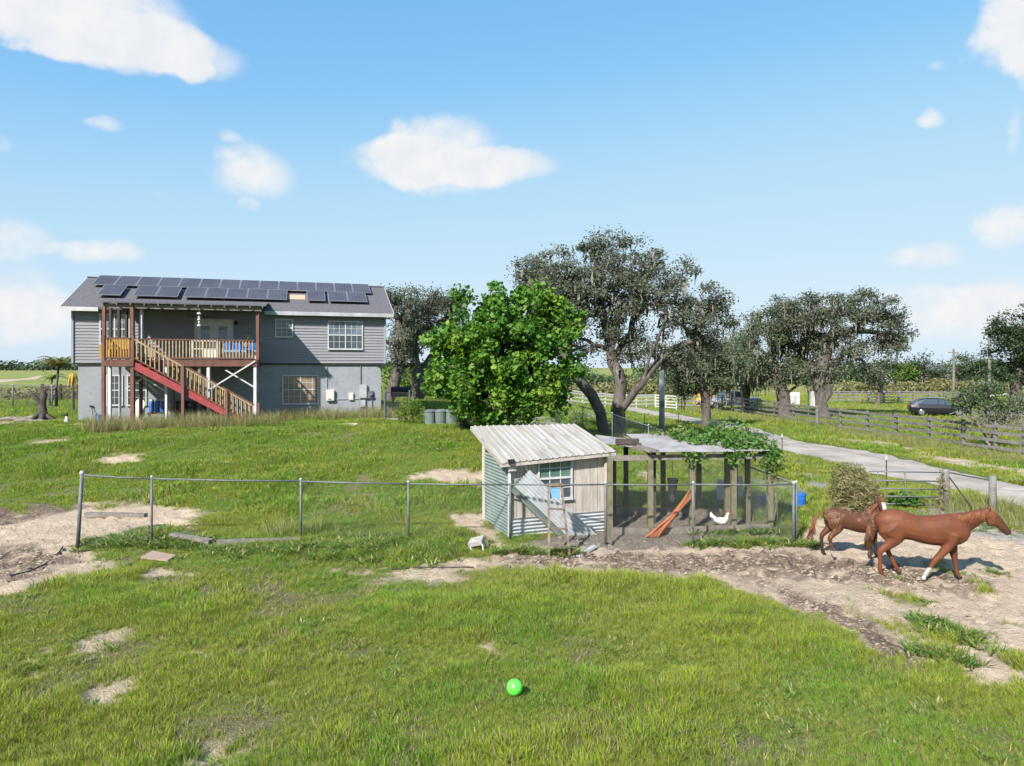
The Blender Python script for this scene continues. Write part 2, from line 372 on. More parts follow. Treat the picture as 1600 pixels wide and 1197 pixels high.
def chainlink(a, b, z0a, z0b, z1a, z1b, pitch=.06, r=.0016):   # diamond wire net between two ground points
    m = MB(); a, b = Vector(a), Vector(b); L = (b - a).length; n = int(L / pitch)
    def pt(s, t):
        s = min(max(s, 0), 1); q = a.lerp(b, s); lo = z0a + (z0b - z0a) * s; hi = z1a + (z1b - z1a) * s
        return V(q.x, q.y, lo + (hi - lo) * t)
    H = (z1a - z0a + z1b - z0b) / 2; k = H / L
    for i in range(-int(H / pitch), n):
        for sg in (0, 1):
            s0 = i * pitch / L; s1 = s0 + k; t0, t1 = 0.0, 1.0
            if s0 < 0: t0 = -s0 / k; s0 = 0
            if s1 > 1: t1 = 1 - (s1 - 1) / k; s1 = 1
            if t1 - t0 < .02: continue
            p, q = (pt(s0, t0), pt(s1, t1)) if sg == 0 else (pt(s0, 1 - t0), pt(s1, 1 - t1))
            m.tube([p, q], r, 3, cap=False)
    return m
# ------------------------------------------------------------------ ground
def poly(pts): return np.array([tuple(G(*p))[:2] for p in pts])
def sdf(x, y, pl):                             # signed distance, negative inside
    d = np.full(x.shape, 1e9); ins = np.zeros(x.shape, bool); n = len(pl)
    for i in range(n):
        ax, ay = pl[i]; bx, by = pl[(i + 1) % n]; ex, ey = bx - ax, by - ay
        t = np.clip(((x - ax) * ex + (y - ay) * ey) / (ex * ex + ey * ey + 1e-12), 0, 1)
        d = np.minimum(d, np.hypot(x - ax - t * ex, y - ay - t * ey))
        c = ((ay > y) != (by > y)) & (x < (bx - ax) * (y - ay) / (by - ay + 1e-12) + ax); ins ^= c
    return np.where(ins, -d, d)
SAND = [(poly([(540, 893), (640, 884), (760, 866), (800, 848), (960, 838), (1240, 850), (1262, 812), (1400, 800), (1500, 815), (1700, 850), (1760, 1090), (1600, 1075), (1480, 1050), (1380, 1025), (1290, 975), (1190, 935), (1110, 905), (900, 893), (760, 890), (680, 908), (600, 905)]), .35),
        (poly([(-160, 800), (60, 800), (130, 786), (240, 788), (320, 802), (300, 822), (230, 838), (130, 862), (200, 880), (300, 893), (150, 897), (90, 912), (0, 935), (-160, 960)]), .3),
        (poly([(625, 745), (690, 733), (760, 736), (760, 760), (700, 757)]), .35), (poly([(700, 805), (760, 800), (800, 850), (760, 862), (725, 830)]), .25),
        (poly([(143, 720), (190, 710), (230, 712), (215, 720), (160, 725)]), .2)]
SPOTS = [(150, 1003, .32), (70, 1018, .16), (175, 1076, .26), (330, 1190, .30), (420, 1068, .14), (310, 1020, .16), (50, 1058, .14), (185, 915, .13), (690, 742, .5), (1380, 1010, .2), (760, 1008, .18), (1010, 740, .5), (330, 718, .3), (520, 890, .2)]
SPOTS = [(G(a, b), r) for a, b, r in SPOTS]
MUD = [(poly([(770, 868), (900, 862), (1100, 858), (1260, 862), (1400, 880), (1540, 905), (1500, 925), (1380, 912), (1240, 905), (1100, 893), (900, 886), (780, 882)]), .3),
       (poly([(1150, 895), (1220, 905), (1330, 950), (1420, 1000), (1480, 1040), (1420, 1040), (1330, 985), (1230, 935)]), .25),
       (poly([(-100, 800), (60, 790), (130, 792), (60, 806), (-40, 830)]), .3), (poly([(-100, 850), (40, 850), (110, 872), (40, 900), (-100, 910)]), .3)]
GRAVEL = [(poly([(640, 662), (735, 657), (800, 662), (860, 645), (905, 640), (960, 662), (1010, 690), (1060, 712), (960, 720), (900, 700), (740, 668)]), .4), (poly([(1170, 735), (1260, 735), (1300, 752), (1280, 775), (1190, 770)]), .4),
          (poly([(1400, 800), (1480, 790), (1700, 830), (1700, 850), (1540, 838)]), .3)]
COOPD = [(poly([(800, 852), (955, 855), (1240, 846), (1200, 812), (1100, 800), (960, 800), (940, 820)]), .1)]
BARE = [(poly([(0, 652), (80, 650), (90, 660), (20, 664), (-60, 668)]), .5), (poly([(40, 690), (110, 684), (120, 690), (50, 695)]), .3)]
def masks(x, y):
    nz = (fbm(x, y, 1.6, 4, 21) - .5); nf = (fbm(x, y, 7, 3, 22) - .5)
    def m(lst, amp=1.1, sh=1.0):
        r = np.zeros(x.shape)
        for pl, w in lst: r = np.maximum(r, 1 - sstep(-w * sh, w * sh, sdf(x, y, pl) + nz * amp + nf * .5))
        return r
    sand = m(SAND)
    for c, r in SPOTS: sand = np.maximum(sand, .88 * (1 - sstep(.35, 1.3, (np.hypot(x - c.x, (y - c.y) * .6) + nz * .45 + nf * .35) / r)))
    # tufts of green that survive in the sand
    tuft = sstep(.62, .70, fbm(x, y, 1.1, 3, 31)) * sstep(5, 8, x) * (1 - sstep(14.2, 16.5, y))
    sand = sand * (1 - .9 * tuft)
    mud = m(MUD, .9) * sstep(.32, .5, fbm(x, y, 3.5, 4, 41) + .06); grav = m(GRAVEL, .8) * .85 * sstep(.25, .5, fbm(x, y, 1.3, 3, 45)); coop = m(COOPD, .2); bare = m(BARE, .8) * .8
    thin = sstep(.54, .70, fbm(x, y, .9, 4, 51)) * .75 + sstep(.54, .68, fbm(x, y, 3.3, 3, 52)) * .35   # thin worn lawn
    return sand, mud, grav, coop, bare, thin
def axis(lo, hi, d, far, g):
    a = list(np.arange(lo, hi, d)); s = d
    while a[-1] < far: s *= g; a.append(a[-1] + s)
    return a
xs = axis(0, 17, .11, 3500, 1.13); xl = [-v for v in axis(0, 15, .11, 3500, 1.13)][1:][::-1]; xs = np.array(xl + xs)
ys = axis(5.5, 25, .11, 4500, 1.045); yl = []; v, s = 5.5, .11
while v > -400: s *= 1.25; v -= s; yl.append(v)
ys = np.array(yl[::-1] + ys)
GX, GY = np.meshgrid(xs, ys)
GZ = height(GX, GY)
m_sand, m_mud, m_grav, m_coop, m_bare, m_thin = masks(GX, GY)
near = 1 - sstep(25, 40, GY)
churn = (fbm(GX, GY, 3.8, 3, 61) - .5) * .16 + (np.abs(fbm(GX, GY, 6.0, 2, 62) - .5)) * -.12
prints = -np.maximum(0, fbm(GX, GY, 4.6, 2, 63) - .56) * .55 + np.maximum(0, fbm(GX, GY, 5.2, 2, 64) - .62) * .5
GZ = GZ + near * (np.maximum(m_mud, m_sand * .45) * churn + np.maximum(m_mud, m_sand * .6) * prints) - near * m_sand * .03
nY, nX = GX.shape
idx = np.arange(nX * nY).reshape(nY, nX)
quads = np.stack([idx[:-1, :-1], idx[:-1, 1:], idx[1:, 1:], idx[1:, :-1]], -1).reshape(-1, 4)
gverts = np.stack([GX, GY, GZ], -1).reshape(-1, 3)
def gz(x, y):                                   # height of the built sheet
    i = np.clip(np.searchsorted(xs, x) - 1, 0, nX - 2); j = np.clip(np.searchsorted(ys, y) - 1, 0, nY - 2)
    tx = (x - xs[i]) / (xs[i + 1] - xs[i]); ty = (y - ys[j]) / (ys[j + 1] - ys[j])
    return (GZ[j, i] * (1 - tx) + GZ[j, i + 1] * tx) * (1 - ty) + (GZ[j + 1, i] * (1 - tx) + GZ[j + 1, i + 1] * tx) * ty
def gg(x, y, dz=0): return Vector((x, y, float(gz(np.array(x), np.array(y))) + dz))
gm = bpy.data.materials.new('ground_soil'); gm.use_nodes = True; t = NT(gm.node_tree); t.n.clear()
ge = t.new('ShaderNodeNewGeometry'); pos = ge.outputs['Position']
at = t.new('ShaderNodeAttribute', attribute_name='m1'); a2 = t.new('ShaderNodeAttribute', attribute_name='m2')
s1 = t.new('ShaderNodeSeparateColor'); t.l.new(at.outputs['Color'], s1.inputs[0]); s2 = t.new('ShaderNodeSeparateColor'); t.l.new(a2.outputs['Color'], s2.inputs[0])
fine = t.noise(pos, 30, 4, .65); mid = t.noise(pos, 4, 4, .6); big = t.noise(pos, .35, 4, .6); huge = t.noise(pos, .03, 4, .6)
gr = t.mix(t.ramp(mid, .35, .65), (.085, .135, .020), (.120, .165, .028))
gr = t.mix(t.ramp(big, .45, .7), gr, (.150, .180, .040))
gr = t.mix(t.ramp(fine, .5, .75), gr, (.060, .072, .022))
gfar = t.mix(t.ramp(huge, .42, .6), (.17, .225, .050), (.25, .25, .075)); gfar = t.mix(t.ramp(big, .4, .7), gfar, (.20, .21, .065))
sp = t.new('ShaderNodeSeparateXYZ'); t.l.new(pos, sp.inputs[0])
dist = t.new('ShaderNodeVectorMath', operation='LENGTH'); t.l.new(pos, dist.inputs[0])
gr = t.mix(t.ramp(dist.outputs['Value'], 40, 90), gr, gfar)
gr = t.mix(t.math('MULTIPLY', s2.outputs[2], t.ramp(fine, .3, .6)), gr, (.17, .135, .09))
sandc = t.mix(t.ramp(mid, .35, .65), (.52, .41, .30), (.44, .34, .245)); sandc = t.mix(t.ramp(fine, .56, .70), sandc, (.28, .21, .15)); sandc = t.mix(t.ramp(t.noise(pos, 75, 3, .7), .60, .69), sandc, (.15, .113, .082))
mudc = t.mix(t.ramp(mid, .35, .6), (.115, .080, .058), (.19, .14, .105)); mudc = t.mix(t.ramp(t.noise(pos, 17, 4, .7), .52, .62), mudc, (.30, .235, .18)); mudc = t.mix(t.ramp(t.noise(pos, 60, 3, .7), .55, .65), mudc, (.055, .04, .03))
gvc = t.mix(t.ramp(fine, .4, .65), (.34, .32, .30), (.22, .205, .19)); cpc = t.mix(t.ramp(fine, .4, .6), (.15, .125, .10), (.26, .22, .18))
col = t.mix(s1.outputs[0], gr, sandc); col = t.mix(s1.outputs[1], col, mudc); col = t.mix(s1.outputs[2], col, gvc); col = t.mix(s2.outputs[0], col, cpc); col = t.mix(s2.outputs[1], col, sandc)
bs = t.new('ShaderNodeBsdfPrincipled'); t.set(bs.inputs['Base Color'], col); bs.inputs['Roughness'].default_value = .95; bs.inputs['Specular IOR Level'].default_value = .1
bp = t.new('ShaderNodeBump'); bp.inputs['Strength'].default_value = 1.0; bp.inputs['Distance'].default_value = .07
t.set(bp.inputs['Height'], t.math('ADD', t.noise(pos, 9, 5, .7), t.math('MULTIPLY', fine, .6))); t.l.new(bp.outputs[0], bs.inputs['Normal'])
mo = t.new('ShaderNodeOutputMaterial'); t.l.new(bs.outputs[0], mo.inputs[0])
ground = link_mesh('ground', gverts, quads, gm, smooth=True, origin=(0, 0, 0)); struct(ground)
for nm, chn in (('m1', (m_sand, m_mud, m_grav)), ('m2', (m_coop, m_bare, m_thin * (m_sand < .5)))):
    a = ground.data.attributes.new(nm, 'FLOAT_COLOR', 'POINT')
    a.data.foreach_set('color', np.stack([c.ravel() for c in chn] + [np.ones(GX.size)], -1).ravel().astype(np.float32))

def ribbon(name, mat, left, right, dz, n=90, jit=.25, seed=0):   # strip draped over the ground between two pixel polylines
    def samp(pts):
        q = [G(*p) for p in pts]; L = [0]
        for i in range(1, len(q)): L.append(L[-1] + (q[i] - q[i - 1]).length)
        return [np.interp(np.linspace(0, L[-1], n), L, [p[k] for p in q]) for k in (0, 1)]
    lx, ly = samp(left); rx, ry = samp(right); m = 9; vs = []
    for i in range(n):
        ja, jb = (fbm(i * .35, 0, 1, 3, seed) - .5) * jit, (fbm(i * .35, 9, 1, 3, seed) - .5) * jit
        for k in range(m):
            f = k / (m - 1); f2 = f + (ja * (1 - f) + jb * f)
            x, y = lx[i] + (rx[i] - lx[i]) * f2, ly[i] + (ry[i] - ly[i]) * f2
            e = 0 if 0 < k < m - 1 else -dz - .05
            vs.append(gg(x, y, dz + e))
    fs = [(i * m + k, i * m + k + 1, (i + 1) * m + k + 1, (i + 1) * m + k) for i in range(n - 1) for k in range(m - 1)]
    o = link_mesh(name, [tuple(v) for v in vs], fs, mat, smooth=True); return struct(o)
ROAD_L = [(980, 634), (1060, 647), (1150, 660), (1250, 688), (1400, 712), (1500, 737), (1760, 800)]
ROAD_R = [(960, 638), (1040, 653), (1130, 673), (1220, 706), (1370, 745), (1480, 765), (1760, 838)]
ribbon('gravel_road', 'gravel', ROAD_L, ROAD_R, .03, 160, .22, 3)
ribbon('dirt_path', 'clay_path', [(1300, 682), (1400, 692), (1500, 716), (1700, 748)], [(1290, 690), (1390, 703), (1490, 728), (1700, 770)], .025, 60, .5, 8)
ribbon('field_track', 'clay_path', [(-160, 604), (-20, 594), (45, 590), (70, 587)], [(-160, 612), (-20, 600), (50, 593), (75, 589)], .05, 30, .1, 2)

# ------------------------------------------------------------------ house
HL = V(-20.6, 33.0, 0); HA = R(17); HC, HS = math.cos(HA), math.sin(HA); HW = 14.53
hu, hv = V(HC, HS, 0), V(-HS, HC, 0)
def H(t_, d, z): return HL + hu * t_ + hv * d + V(0, 0, z)
def ht(px, d=0.0):
    r = (px - CX) / FPX; return (r * (HL.y + d * HC) - HL.x + d * HS) / (HC - r * HS)
def hz(py, t_, d=0.0): return CAM_Z - (py - HY) / FPX * H(t_, d, 0).y
ZB, ZE, HD, OV = 4.22, 6.72, 8.0, .42
PIT = .42; ZR = ZE + PIT * (HD / 2 + OV)
house = thing('house', H(HW / 2, 0, 1.1), 'two storey grey house with lap siding over painted block and solar panels on its roof', 'house')
m = MB(); pts = [(.22, .05), (HW - .22, .05), (HW - .22, HD - .05), (.22, HD - .05)]
m.hexa([H(a, b, .3) for a, b in pts] + [H(a, b, ZB - .03) for a, b in pts]); m.build('block_wall', 'block_paint', house)
m = MB(); ZG = ZE + PIT * OV - .02
m.hexa([H(a, b, ZB - .03) for a, b in ((0, .03), (HW, .03), (HW, HD), (0, HD))] + [H(a, b, ZG) for a, b in ((0, .03), (HW, .03), (HW, HD), (0, HD))])
for a in (.01, HW - .13): m.hexa([H(a, .03, ZG), H(a + .12, .03, ZG), H(a + .12, HD, ZG), H(a, HD, ZG), H(a, HD / 2 - .05, ZR - .12), H(a + .12, HD / 2 - .05, ZR - .12), H(a + .12, HD / 2 + .05, ZR - .12), H(a, HD / 2 + .05, ZR - .12)])
m.build('upper_wall', 'siding', house)
stick('trim_board', H(-.01, -.015, ZB - .05), H(HW + .01, -.015, ZB - .05), .07, .06, 'dark_metal', house)
nb = 18; bh = (ZG - ZB) / nb
for i in range(nb):
    z0 = ZB + i * bh; m = MB()
    m.hexa([H(.08, -.035, z0), H(HW - .08, -.035, z0), H(HW - .08, .028, z0), H(.08, .028, z0), H(.08, -.004, z0 + bh - .004), H(HW - .08, -.004, z0 + bh - .004), H(HW - .08, .028, z0 + bh - .004), H(.08, .028, z0 + bh - .004)])
    m.build('siding_board', 'siding', house)
for a in (.02, HW - .02): stick('corner_trim', H(a, -.02, ZB - .02), H(a, -.02, ZG), .1, .1, 'siding', house)
# roof with fascia, ridge cap and gable trim
m = MB(); th = .12; g0, g1 = -.38, HW + .38
def roofz(d): return ZE + PIT * (d + OV) if d <= HD / 2 else ZR - PIT * (d - HD / 2)
for d0, d1 in ((-OV, HD / 2), (HD / 2, HD + OV)):
    m.hexa([H(g0, d0, roofz(d0)), H(g1, d0, roofz(d0)), H(g1, d1, roofz(d1) if d1 != HD / 2 else ZR), H(g0, d1, roofz(d1) if d1 != HD / 2 else ZR)] + [H(g0, d0, roofz(d0) + th), H(g1, d0, roofz(d0) + th), H(g1, d1, roofz(d1) + th), H(g0, d1, roofz(d1) + th)])
roof = m.build('roof', 'shingle', house)
MB().bar(H(g0, HD / 2, ZR + th + .01), H(g1, HD / 2, ZR + th + .01), .24, .05).build('ridge_cap', 'shingle', roof)
stick('fascia', H(g0 - .01, -OV - .015, ZE + .0), H(ht(157), -OV - .015, ZE + .0), .03, .19, 'white_trim', house)
stick('fascia', H(ht(414), -OV - .015, ZE + .0), H(g1 + .01, -OV - .015, ZE + .0), .03, .19, 'fascia', house)
for a in (g0 - .015, g1 + .015):
    stick('barge_board', H(a, -OV, ZE + .01), H(a, HD / 2, ZR + .01), .03, .19, 'white_trim', house)
# solar panels
sl_u = (hv * 1 + UP * PIT).normalized(); sl_n = (UP - hv * PIT).normalized()
def panel(t0, t1, s0, s1, lift=.14):
    dz = lambda s: HD / 2 - s * .922
    def q(t_, s, k): d = dz(s); return H(t_, d, roofz(d) + th) + sl_n * k
    m = MB(); m.hexa([q(t0, s1, lift), q(t1, s1, lift), q(t1, s0, lift), q(t0, s0, lift)] + [q(t0, s1, lift + .04), q(t1, s1, lift + .04), q(t1, s0, lift + .04), q(t0, s0, lift + .04)])
    p = m.build('solar_panel', 'pv_frame', house); c = MB(); e = .022
    nu, nw = 6, 10
    for i in range(nu):
        for j in range(nw):
            a0, a1 = t0 + e + (t1 - t0 - 2 * e) * i / nu + .003, t0 + e + (t1 - t0 - 2 * e) * (i + 1) / nu - .003
            b0, b1 = s0 + e + (s1 - s0 - 2 * e) * j / nw + .003, s0 + e + (s1 - s0 - 2 * e) * (j + 1) / nw - .003
            c.add([q(a0, b1, lift + .045), q(a1, b1, lift + .045), q(a1, b0, lift + .045), q(a0, b0, lift + .045)], [(0, 1, 2, 3)])
    c.build('cell_grid', 'pv_cell', p)
    s = (s0 + s1) / 2; stick('mount_rail', q(t0 + .03, s, lift / 2), q(t1 - .03, s, lift / 2), .05, lift - .004, 'dark_metal', p, sl_n)
def tpan(px, s): d = HD / 2 - s * .922; return ht(px, d)
ta, tb = tpan(150, 1.0), tpan(578, 1.0); n = 14; wd = (tb - ta) / n
for i in range(n): panel(ta + i * wd + .01, ta + (i + 1) * wd - .01, .14, 1.78)
for pa, pb, k in ((158, 195, 1), (213, 282, 2), (290, 449, 5), (479, 508, 1), (512, 572, 2)):
    a, b = tpan(pa, 2.65), tpan(pb, 2.65); wd = (b - a) / k
    for i in range(k): panel(a + i * wd + .01, a + (i + 1) * wd - .01, 1.86, 3.5, .16)
m = MB(); a, b = tpan(450, 2.6), tpan(477, 2.6)
def rq(t_, s, k): d = HD / 2 - s * .922; return H(t_, d, roofz(d) + th) + sl_n * k
m.hexa([rq(a, 2.9, .004), rq(b, 2.9, .004), rq(b, 2.1, .004), rq(a, 2.1, .004), rq(a, 2.9, .03), rq(b, 2.9, .03), rq(b, 2.1, .03), rq(a, 2.1, .03)]); m.build('roof_patch', 'plywood', house)
def window(parent, f, t0, t1, z0, z1, cols, rows, halves=1, pane='pane_dark', lowpane=None, fw=.055, frame='white_trim', proud=.05):
    """f(t, depth, z) maps to the wall; depth is positive out of the wall"""
    m = MB()
    def bx(a0, a1, b0, b1, d0, d1):
        m.hexa([f(a0, d1, b0), f(a1, d1, b0), f(a1, d0, b0), f(a0, d0, b0), f(a0, d1, b1), f(a1, d1, b1), f(a1, d0, b1), f(a0, d0, b1)])
    bx(t0, t1, z0 - .02, z0 + fw, 0, proud + .03); bx(t0, t1, z1 - fw, z1, 0, proud)
    e = .003
    ws = (t1 - t0) / halves
    for k in range(halves + 1):
        c = t0 + k * ws; a0 = c if k == 0 else (c - fw if k == halves else c - fw / 2); bx(a0, a0 + fw, z0 + fw + e, z1 - fw - e, 0, proud - .002)
    win = m.build('window', frame, parent); zm = (z0 + z1) / 2
    for k in range(halves):
        a0, a1 = t0 + k * ws + fw * .75, t0 + (k + 1) * ws - fw * .75
        for lo, hi, pm_ in ((z0 + fw, zm, lowpane or pane), (zm, z1 - fw, pane)):
            g = MB(); g.add([f(a0, .018, lo), f(a1, .018, lo), f(a1, .018, hi), f(a0, .018, hi)], [(0, 1, 2, 3)]); g.build('pane', pm_, win)
        m = MB(); bx(a0, a1, zm - .025, zm + .025, .02, proud - .006); m.build('sash_rail', frame, win); m = MB()
        for c in range(1, cols): cx = a0 + (a1 - a0) * c / cols; bx(cx - .01, cx + .01, z0 + fw, z1 - fw, .02, .034)
        for r_ in range(1, rows):
            if abs(r_ - rows / 2) < .01: continue
            cz = z0 + fw + (z1 - z0 - 2 * fw) * r_ / rows; bx(a0, a1, cz - .009, cz + .009, .02, .036)
        m.build('grille', frame, win)
    return win
def hf(base): return lambda t_, d, z: H(t_, base - d, z)
def hwin(px0, px1, py0, py1, base=-.036, **k):
    t0, t1 = ht(px0), ht(px1); return window(house, hf(base), t0, t1, hz(py1, t0), hz(py0, t0), **k)
hwin(430, 458, 498, 527, cols=3, rows=4, pane='pane_blue', lowpane='pane_dark')  # bluish upper panes over dark ones: sky reflection put into the pane colour
hwin(512, 567, 501, 546, cols=3, rows=4, halves=2, pane='pane_blue', lowpane='pane_dark')
hwin(441, 498, 586, 632, base=.05, cols=3, rows=4, halves=2, pane='blind')
hwin(156, 203, 490, 538, cols=2, rows=4, halves=2, pane='pane_blue', lowpane='pane_dark')
hwin(166, 192, 586, 634, base=.05, cols=2, rows=4, pane='pane_dark'); hwin(198, 229, 586, 634, base=.05, cols=3, rows=4, pane='pane_dark')
# french doors
ta, tb = ht(304), ht(365); z0, z1 = 4.36, hz(498, ta); m = MB(); f = hf(-.036)
def fbx(m, a0, a1, b0, b1, d0, d1, f=f): m.hexa([f(a0, d1, b0), f(a1, d1, b0), f(a1, d0, b0), f(a0, d0, b0), f(a0, d1, b1), f(a1, d1, b1), f(a1, d0, b1), f(a0, d0, b1)])
fbx(m, ta, ta + .09, z0, z1, 0, .05); fbx(m, tb - .09, tb, z0, z1, 0, .05); fbx(m, ta + .09, tb - .09, z1 - .09, z1, 0, .05)
m.build('door_frame', 'white_trim', house)
tm = (ta + tb) / 2
for a0, a1, sg in ((ta + .095, tm - .004, 1), (tm + .004, tb - .095, -1)):
    m = MB(); fbx(m, a0, a1, z0 + .02, z1 - .095, 0, .035); d_ = m.build('door', 'white_paint', house)
    m = MB(); fbx(m, a0 + .2, a1 - .2, z0 + .55, z1 - .35, .036, .042); m.build('door_pane', 'pane_blue', d_)
    m = MB(); fbx(m, a0 + .2, a1 - .2, z1 - .55, z1 - .36, .043, .048); m.build('blind_head', 'pane_dark', d_)
    k = tm - sg * .07; m = MB(); m.ellip(f(k, .07, z0 + .95), .035, .035, .035, 8, 6); m.build('door_handle', 'dark_metal', d_)
# meters, boxes and conduits on the block wall, one thing each
def wallbox(name, px0, px1, py0, py1, dep, mat, label, cat):
    t0, t1 = ht(px0), ht(px1); zz0, zz1 = hz(py1, t0), hz(py0, t0); q = hf(.05)
    o = thing(name, q((t0 + t1) / 2, 0, zz0), label, cat); m = MB(); fbx(m, t0, t1, zz0, zz1, 0, dep, q); m.build('case', mat, o)
    m = MB(); fbx(m, t0 + .02, t1 - .02, zz0 + .03, zz1 - .03, dep + .001, dep + .012, q); m.build('cover', mat, o); return o, (t0, t1, zz0, zz1, q)
o, (a, b, c, d, q) = wallbox('inverter_box', 510, 522, 609, 626, .16, 'cream_panel', 'cream inverter box on the painted wall right of the lower window', 'electrical box')
m = MB(); fbx(m, a + .08, a + .24, c + .06, c + .1, .173, .18, q); m.build('vent', 'dark_metal', o)
m = MB(); m.bar(q(a + .03, .03, d), q(a + .03, .03, ZE - .05), .03, .03); m.build('conduit', 'siding', o)
o, (a, b, c, d, q) = wallbox('switch_box', 545, 552, 614, 625, .1, 'cream_panel', 'small pale switch box between the cream inverter and the grey breaker panel', 'electrical box')
m = MB(); m.bar(q(ht(522) + .01, .03, c + .05), q(a - .01, .03, c + .05), .03, .03); m.build('conduit', 'fascia', o); m = MB(); m.bar(q(b + .01, .03, c + .05), q(ht(560), .03, c + .05), .03, .03); m.build('conduit', 'fascia', o)
o, (a, b, c, d, q) = wallbox('breaker_panel', 562, 573, 601, 622, .14, 'fascia', 'large grey breaker panel near the right corner of the house', 'electrical box')
m = MB(); m.bar(q(a + .05, .03, d), q(a + .05, .03, ZB - .08), .04, .04); m.build('conduit', 'steel', o); m = MB(); m.bar(q(a + .02, .03, c), q(a + .02, .03, 1.25), .04, .04); m.build('conduit', 'steel', o)
o, (a, b, c, d, q) = wallbox('electric_meter', 574, 583, 611, 623, .1, 'steel', 'round glass electric meter on its box beside the breaker panel', 'meter')
m = MB(); cpt = q((a + b) / 2, .12, (c + d) / 2 + .02); m.tube([cpt, cpt - hv * .1], [.09, .08], 12); m.build('meter_dial', 'pane_blue', o)
m = MB(); m.bar(q(b - .06, .03, c), q(b - .06, .03, 1.25), .05, .05); m.build('conduit', 'steel', o)
o, (a, b, c, d, q) = wallbox('disconnect_switch', 563, 571, 625, 636, .1, 'fascia', 'grey disconnect box under the breaker panel', 'electrical box')
m = MB(); m.bar(q((a + b) / 2, .03, c), q((a + b) / 2, .03, 1.25), .03, .03); m.build('conduit', 'steel', o)
o = thing('security_camera', H(ht(592), 0, ZB - .15), 'small black security camera under the siding at the right corner', 'camera'); m = MB()
m.tube([H(ht(592), .02, ZB - .14), H(ht(592), -.12, ZB - .2)], [.03, .025], 8); m.build('mount', 'black_plastic', o); m = MB(); m.tube([H(ht(592), -.1, ZB - .12), H(ht(592), -.1, ZB - .25)], [.06, .055], 8); m.build('camera_body', 'black_plastic', o)
o = thing('wall_lamp', H(ht(368), -.04, 6.2), 'dark wall lamp right of the french doors', 'lamp'); m = MB(); m.box(H(ht(369), -.06, 6.22), .1, .06, .14, HA); m.build('plate', 'dark_metal', o); m = MB(); m.lathe(H(ht(369), -.16, 6.1), [(.04, 0), (.08, .05), (.06, .16), (.02, .2)], 8); m.build('shade', 'dark_metal', o)

# ------------------------------------------------------------------ deck, its roof and stairs
DD, LD, ZF = -2.6, -3.6, 4.34
T0, T1, TL = ht(162, LD), ht(402, DD), ht(207, LD)
deck = thing('deck', gg(*H((T0 + T1) / 2, DD, 0).xy), 'raised brown timber deck with baluster railing and a flat roof on the grey house', 'deck')
nb = int(-DD / .15)
for i in range(nb):                              # floor planks
    d = DD + .075 + i * .15; stick('deck_board', H(T0, d, ZF - .02), H(T1, d, ZF - .02), .14, .035, 'brown_stain', deck)
for i in range(6):
    d = LD + .09 + i * .165; stick('deck_board', H(T0, d, ZF - .02), H(TL + .05, d, ZF - .02), .155, .035, 'brown_stain', deck)
stick('rim_beam', H(TL, DD - .03, ZF - .17), H(T1, DD - .03, ZF - .17), .05, .25, 'brown_stain', deck)
stick('rim_beam', H(T0, LD - .03, ZF - .17), H(TL + .05, LD - .03, ZF - .17), .05, .25, 'brown_stain', deck)
stick('rim_beam', H(T1 + .03, DD, ZF - .17), H(T1 + .03, -.05, ZF - .17), .05, .25, 'brown_stain', deck)
stick('rim_beam', H(T0 - .03, LD, ZF - .17), H(T0 - .03, -.05, ZF - .17), .05, .25, 'brown_stain', deck)
for i in range(12):
    a = T0 + .3 + (T1 - T0 - .5) * i / 11; stick('joist', H(a, DD + .05, ZF - .14), H(a, -.05, ZF - .14), .05, .18, 'grey_wood', deck)
def foot(t_, d): p = H(t_, d, 0); return gg(p.x, p.y, -.08)
ZT = 6.74                                         # deck roof edge
for px, d, top, mat, w_ in ((162, LD + .06, ZF + 1.02, 'brown_stain', .13), (207.5, LD + .06, ZF + 1.05, 'brown_stain', .15), (403, DD + .05, ZT + .1, 'brown_stain', .14), (163, DD - .1, ZT, 'brown_stain', .13), (207, DD - .1, ZT, 'brown_stain', .15)):
    a = ht(px, d); b = foot(a, d) if d < DD - .2 else H(a, d, ZF); stick('post', b, H(a, d, top), w_, w_, mat, deck)
for px, d, mat, w_ in ((172, DD, 'white_paint', .11), (187.5, DD + .4, 'white_paint', .08), (260, DD, 'white_paint', .1), (326, DD + .06, 'white_paint', .13), (399, DD + .06, 'white_paint', .13), (220, DD + .3, 'brown_stain', .12), (270, -1.0, 'grey_wood', .12), (312, DD + .1, 'grey_wood', .12)):
    a = ht(px, d); stick('post', foot(a, d), H(a, d, ZF - .25), w_, w_, mat, deck)
for px, d in ((173, -1.6), (186, -.9), (198, -.5), (221, DD + .1)):
    a = ht(px, d); stick('roof_post', H(a, d, ZF), H(a, d, 6.7), .11, .11, 'dark_wood' if px < 210 else 'fascia', deck)
for (pa, ya, pb, yb, d) in ((328, 608, 399, 564, DD - .08), (352, 578, 399, 606, DD + .13), (192, 570, 258, 611, DD - .02), (196, 607, 222, 592, DD + .15)):
    a, b = ht(pa, d), ht(pb, d); stick('brace', H(a, d, hz(ya, a, d)), H(b, d, hz(yb, b, d)), .06, .06, 'white_paint', deck)
def rail(p, q, mat_b, n, zt=.92, zb=.08, parent=deck, cap='brown_stain'):
    stick('top_rail', p + UP * zt, q + UP * zt, .09, .05, cap, parent); stick('bottom_rail', p + UP * zb, q + UP * zb, .05, .07, cap, parent)
    for i in range(n):
        c = p.lerp(q, (i + .5) / n); stick('baluster', c + UP * (zb + .02), c + UP * (zt - .027), .045, .045, mat_b if not isinstance(mat_b, tuple) else mat_b[i % 2], parent)
rail(H(TL + .1, DD, ZF), H(ht(397, DD), DD, ZF), 'bare_baluster', 34)
